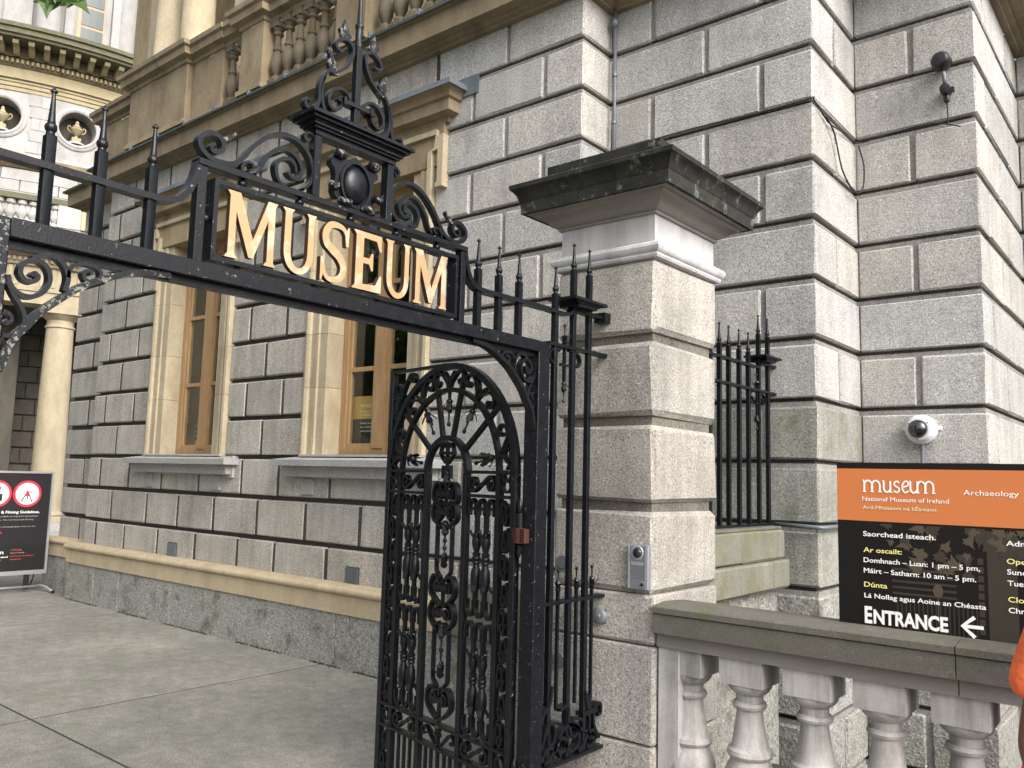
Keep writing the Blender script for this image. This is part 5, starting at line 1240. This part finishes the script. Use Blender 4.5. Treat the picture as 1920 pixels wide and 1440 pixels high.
mb = MB(); ablock(mb, -15.9, -14.9, 11.7, 12.22, 7.10, 7.70, 2); mb.build('balustrade_block', 'sand', rot)
band('porch_entablature', [(11.4, 5.28), (12.05, 5.28), (12.05, 5.55), (12.08, 5.56), (12.08, 5.66), (12.02, 5.67), (12.02, 6.12), (12.1, 6.14), (12.14, 6.22), (12.14, 6.30), (12.3, 6.36), (12.45, 6.40), (12.47, 6.52), (12.55, 6.58), (12.56, 6.66), (12.2, 6.95), (11.4, 6.95)], 'sand')
mb = MB(); a_ = -50
while a_ < 0: ablock(mb, a_, a_+.28, 12.1, 12.2, 6.22, 6.30); a_ += .5
o = mb.build('dentils', 'sand', rot); o['kind'] = 'stuff'
a_ = -44.5
while a_ < -8:
    mb = MB()
    for q in (0, .55, 1.1): ablock(mb, a_+q, a_+q+.36, 12.02, 12.06, 5.68, 6.11)
    mb.build('triglyph', 'sand', rot); a_ += 3.6
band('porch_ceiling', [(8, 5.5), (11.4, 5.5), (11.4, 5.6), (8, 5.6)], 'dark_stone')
for a_ in (-16.85, -27.5, -38):
    x, y, _ = PA(a_, 11.68, 0)
    MB().lathe([(.42, .32), (.42, .42), (.38, .45), (.40, .5), (.35, .55), (.34, .6), (.338, 1.8), (.32, 3.2), (.295, 4.55), (.29, 4.78), (.32, 4.8), (.32, 4.84), (.29, 4.86), (.29, 4.97), (.32, 4.99), (.40, 5.08), (.42, 5.1)], x, y, 0, 32).build('column', 'sand', rot, auto=40)
    mb = MB(); ablock(mb, a_-2.1, a_+2.1, 11.22, 12.12, 5.10, 5.279); mb.build('abacus', 'sand', rot)
# inner wall of the porch, dark rusticated blocks
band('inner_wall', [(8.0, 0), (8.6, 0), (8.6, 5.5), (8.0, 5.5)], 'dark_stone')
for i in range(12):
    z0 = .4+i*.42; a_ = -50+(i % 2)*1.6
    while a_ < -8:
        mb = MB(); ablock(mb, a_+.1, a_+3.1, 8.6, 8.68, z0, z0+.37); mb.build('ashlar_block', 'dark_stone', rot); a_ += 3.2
MB().box(-40+31.76, -26+31.76, 0, .0, 0, .32)
band('porch_floor', [(8, 0), (12.3, 0), (12.3, .32), (8, .32)], 'granite_smooth')
band('porch_step', [(12.3, 0), (12.7, 0), (12.7, .16), (12.3, .16)], 'granite_smooth')
for i, (a_, w_) in enumerate(((-22.4, 1.6),)):
    mb = MB(); ablock(mb, a_-w_, a_+w_, 10.0, 10.5, .32, 5.5); mb.build('porch_pier', 'dark_stone', rot)
# urns in the niches
urn = None
for i, a_ in enumerate((-14.6, -27.8, -1.4)):
    lab = ('cream stone urn in the round niche right of the iron spike', 'cream stone urn in the round niche cut by the left edge of the picture', 'cream stone urn in the niche hidden behind the corner')[i]
    x, y, _ = PA(a_, 7.86, 0)
    t_ = thing('stone_urn', lab, 'urn', (RC[0]+x, RC[1]+y, 10.60), a_, 'urns in the rotunda niches'); t_.scale = (.68, .68, .82)
    if urn is None:
        b_ = MB().lathe([(.12, .26), (.07, .30), (.05, .34), (.08, .37), (.2, .46), (.26, .56), (.22, .60), (.24, .62), (.16, .66), (.10, .72), (.07, .76), (.08, .80), (.05, .86), (.001, .90)], n=20).box(-.15, .15, -.17, .17, .14, .255)
        hh_ = [MB().tube([(0, sg*.16, .44), (0, sg*.30, .50), (0, sg*.34, .60), (0, sg*.27, .66), (0, sg*.21, .60)], .022, 6, 3).build('handle', 'gold_stone', t_, smooth=True) for sg in (-1, 1)]
        p1 = MB().lathe([(.36, 0), (.34, .06), (.22, .12), (.18, .139)], n=20)
        urn = [b_.build('bowl', 'gold_stone', t_, auto=40), *hh_, p1.build('foot', 'white_stone', t_, auto=40)]
    else:
        for o in urn: link(o.name.split('.')[0], o.data, t_)

# ================================================================== plane trees
def leaf_outline(s_):
    pts = [(0, 0), (.10, -.05), (.36, -.10), (.28, .08), (.52, .20), (.33, .28), (.40, .42), (.22, .42), (.14, .60), (.08, .72), (0, 1.0)]
    full = pts+[(-x, y) for x, y in pts[-2:0:-1]]; return [(x*s_, y*s_) for x, y in full]
def tree(name, lab, x, y, h, r_, seed, branch=None):
    random.seed(seed)
    t_ = thing(name, lab, 'tree', (x, y, 0))
    MB().tube([(0, 0, 0), (.05, .02, h*.25), (-.05, .05, h*.5), (.1, 0, h*.8)], lambda q: .22*(1-.7*q), 10, 4).build('trunk', 'bark', t_, smooth=True)
    mb = MB(); tips = []
    for i in range(14):
        a_ = i*2.4; z = h*(.4+.035*i); rr = r_*(.55+.4*random.random())
        e_ = (rr*math.cos(a_), rr*math.sin(a_), z+r_*.5); tips.append(e_)
        mb.tube([(0, 0, z), (e_[0]*.5, e_[1]*.5, z+r_*.2), e_], lambda q: .07*(1-.8*q), 6, 3)
    mb.build('limbs', 'bark', t_, smooth=True)
    mb = MB()
    for i in range(9000):
        cx, cy, cz = random.choice(tips); q = r_*.55
        px, py, pz = cx+random.gauss(0, q*.55), cy+random.gauss(0, q*.55), cz+random.gauss(0, q*.45)
        s_ = .07+.06*random.random(); rot_ = Matrix.Rotation(random.random()*6.28, 3, 'Z') @ Matrix.Rotation(random.gauss(0, .8)+1.2, 3, 'X')
        vs = [rot_ @ Vector(v)+Vector((px, py, pz)) for v in ((-s_, 0, 0), (0, -s_*.6, 0), (s_, 0, 0), (.0, s_*1.3, 0))]
        mb.add(vs, [(0, 1, 2, 3)])
    o = mb.build('crown', 'leaf', t_); o['kind'] = 'stuff'
    return t_
tr1 = tree('plane_tree', 'plane tree whose green lobed leaves hang into the top left corner', -5.6, -2.4, 7.0, 2.1, 3)
tr2 = tree('plane_tree', 'nearer of the two leafy trees mirrored in the museum windows, outside the frame', -14.5, -3.2, 5.2, 3.2, 5)
tr3 = tree('plane_tree', 'farther of the two leafy trees mirrored in the museum windows, outside the frame', -20.5, -5.5, 6.0, 3.4, 9)
random.seed(23)
# the overhanging twig with large leaves (local to the first tree)
ox, oy = -5.6, -2.4
MB().tube([(0, 0, 3.0), (.9, 1.4, 4.0), (1.6, 3.0, 3.9), (1.98, 3.66, 3.66), (2.10, 3.74, 3.58)], lambda q: .045*(1-.93*q), 6, 4).build('branch', 'bark', tr1, smooth=True)
LV = [(-3.633, 1.276, 3.578, 0.135, 6, 0.1), (-3.617, 1.312, 3.582, 0.12, -14, 0.3), (-3.543, 1.331, 3.569, 0.14, 42, 0.1), (-3.567, 1.36, 3.604, 0.12, 70, 0.2), (-3.612, 1.289, 3.637, 0.13, 10, -0.2), (-3.612, 1.333, 3.659, 0.13, 30, 0.2)]
for x, y, z, s_, roll, tw in LV:
    ol = leaf_outline(s_); n_ = len(ol); mb = MB()
    vs = [(px, .012*math.sin(px*60)-.15*py*py/s_*tw, -py) for px, py in ol]
    mb.add(vs+[(0, .006, -s_*.45)], [(i, (i+1) % n_, n_) for i in range(n_)])
    mb.tube([(0, 0, 0), (.01, .01, s_*.5)], .0018, 5, 1)
    mt_ = Matrix.Translation((x-ox, y-oy, z)) @ Matrix.Rotation(-YAW+tw, 4, 'Z') @ Matrix.Rotation(math.radians(-roll), 4, 'Y')
    o = mb.build('leaf', 'leaf', tr1); o.matrix_local = mt_

# ================================================================== person in an orange shirt, mostly out of frame on the right
def skin_obj(name, joints, edges, mat, parent, sub=2):
    me = bpy.data.meshes.new(name); me.from_pydata([j[:3] for j in joints], edges, [])
    o = bpy.data.objects.new(name, me); C.objects.link(o); me.materials.append(M[mat])
    md = o.modifiers.new('skin', 'SKIN'); md.use_smooth_shade = True
    for i, j in enumerate(joints):
        sv = me.skin_vertices[0].data[i]; sv.radius = (j[3], j[4] if len(j) > 4 else j[3]); sv.use_root = (i == 0)
    sb = o.modifiers.new('sub', 'SUBSURF'); sb.levels = sb.render_levels = sub
    dg = bpy.context.evaluated_depsgraph_get(); m2 = bpy.data.meshes.new_from_object(o.evaluated_get(dg)); m2.name = name
    o.modifiers.clear(); o.data = m2; m2.shade_smooth(); o.parent = parent
    return o
per = thing('person', 'person in a bright orange T-shirt standing in front of the balustrade at the right edge', 'person', (-.160, 2.34, 0), -4); per.scale = (.95, .95, .925)
J_ = [(-.04, 0, .95, .13, .11), (-.02, 0, 1.08, .115, .10), (0, 0, 1.24, .145, .11), (0, 0, 1.36, .14, .10), (0, 0, 1.46, .05), (0, -.01, 1.53, .05),
      (-.14, 0, 1.36, .045), (-.175, -.06, 1.10, .040), (-.10, -.22, 1.02, .033), (-.06, -.28, 1.02, .028),
      (.17, 0, 1.39, .055), (.24, .0, 1.12, .042), (.22, -.12, .90, .033), (.21, -.16, .84, .028),
      (-.09, 0, .88, .095), (-.11, .02, .50, .062), (-.12, .05, .10, .042), (-.12, -.08, .04, .035), (.09, 0, .88, .095), (.11, .0, .50, .062), (.12, .04, .10, .042), (.12, -.1, .04, .035)]
E_ = [(0, 1), (1, 2), (2, 3), (3, 4), (4, 5), (3, 6), (6, 7), (7, 8), (8, 9), (3, 10), (10, 11), (11, 12), (12, 13), (0, 14), (14, 15), (15, 16), (16, 17), (0, 18), (18, 19), (19, 20), (20, 21)]
body = skin_obj('body', J_, E_, 'skin', per)
# fingers as short chains
for sx, hx, hy, hz in ((-1, -.06, -.30, 1.03), (1, .21, -.16, .84)):
    mb = MB()
    for i in range(4): 
        x = hx+(i-1.5)*.018; l = (.07, .082, .078, .062)[i]; mb.tube([(x, hy, hz-.005), (x, hy+.008, hz-.03-l*.4), (x, hy-.002, hz-.035-l*.8), (x, hy-.018, hz-.035-l)], .0085, 6, 2)
    mb.tube([(hx-sx*-.02, hy, hz+.01), (hx+sx*-.045, hy-.005, hz-.03), (hx+sx*-.045, hy-.015, hz-.06)], .0095, 6, 2); mb.build('hand', 'skin', per, smooth=True)
hd = MB(); prof = [(.02, -.125), (.05, -.11), (.066, -.07), (.073, -.02), (.077, .03), (.074, .07), (.055, .105), (.02, .122)]
hd.lathe(prof, 0, 0, 1.64, 18); hd.xf(lambda x, y, z: (x, y*1.18-.01, z)); st_ = len(hd.v)
hd.tube([(0, -.088, 1.66), (0, -.112, 1.628), (0, -.092, 1.618)], .011, 6, 2).tube([(-.025, -.088, 1.582), (0, -.096, 1.58), (.025, -.088, 1.582)], .006, 6, 2)
for sx in (-1, 1): hd.tube([(sx*.074, .0, 1.665), (sx*.084, .012, 1.65), (sx*.076, .006, 1.615)], .010, 6, 2)
hdo = hd.build('head', 'skin', per, smooth=True)
ey = MB(); [ey.lathe([(.001, -.012), (.011, -.006), (.011, .006), (.001, .012)], sx*.028, -.078, 1.648, 8, 'y') for sx in (-1, 1)]; ey.build('eyes', 'eye', hdo, smooth=True)
hr = MB().lathe([(.081, .02), (.084, .05), (.08, .085), (.06, .115), (.02, .132)], 0, .008, 1.64, 18); hr.xf(lambda x, y, z: (x, y*1.2, z)); hr.build('hair', 'hair', per, smooth=True)
TS = [(-.10, 0, .80, .235, .17), (-.085, 0, 1.02, .22, .16), (0, 0, 1.24, .158, .125), (0, 0, 1.37, .148, .108), (0, 0, 1.44, .07, .065), (-.15, 0, 1.365, .066), (-.185, -.03, 1.20, .064), (.175, 0, 1.39, .072), (.236, .0, 1.16, .062)]
skin_obj('t_shirt', TS, [(0, 1), (1, 2), (2, 3), (3, 4), (3, 5), (5, 6), (3, 7), (7, 8)], 'shirt', per)
TJ = [(0, 0, .93, .145, .12), (-.09, 0, .86, .108), (-.11, .02, .50, .08), (-.12, .05, .12, .066), (.09, 0, .86, .108), (.11, 0, .50, .08), (.12, .04, .12, .066)]
skin_obj('trousers', TJ, [(0, 1), (1, 2), (2, 3), (0, 4), (4, 5), (5, 6)], 'jeans', per)
for sx in (-1, 1): MB().stone(sx*.12-.045, sx*.12+.045, -.17, .10, .0, .075, c=.025).build('shoe', 'shoe', per, auto=60)
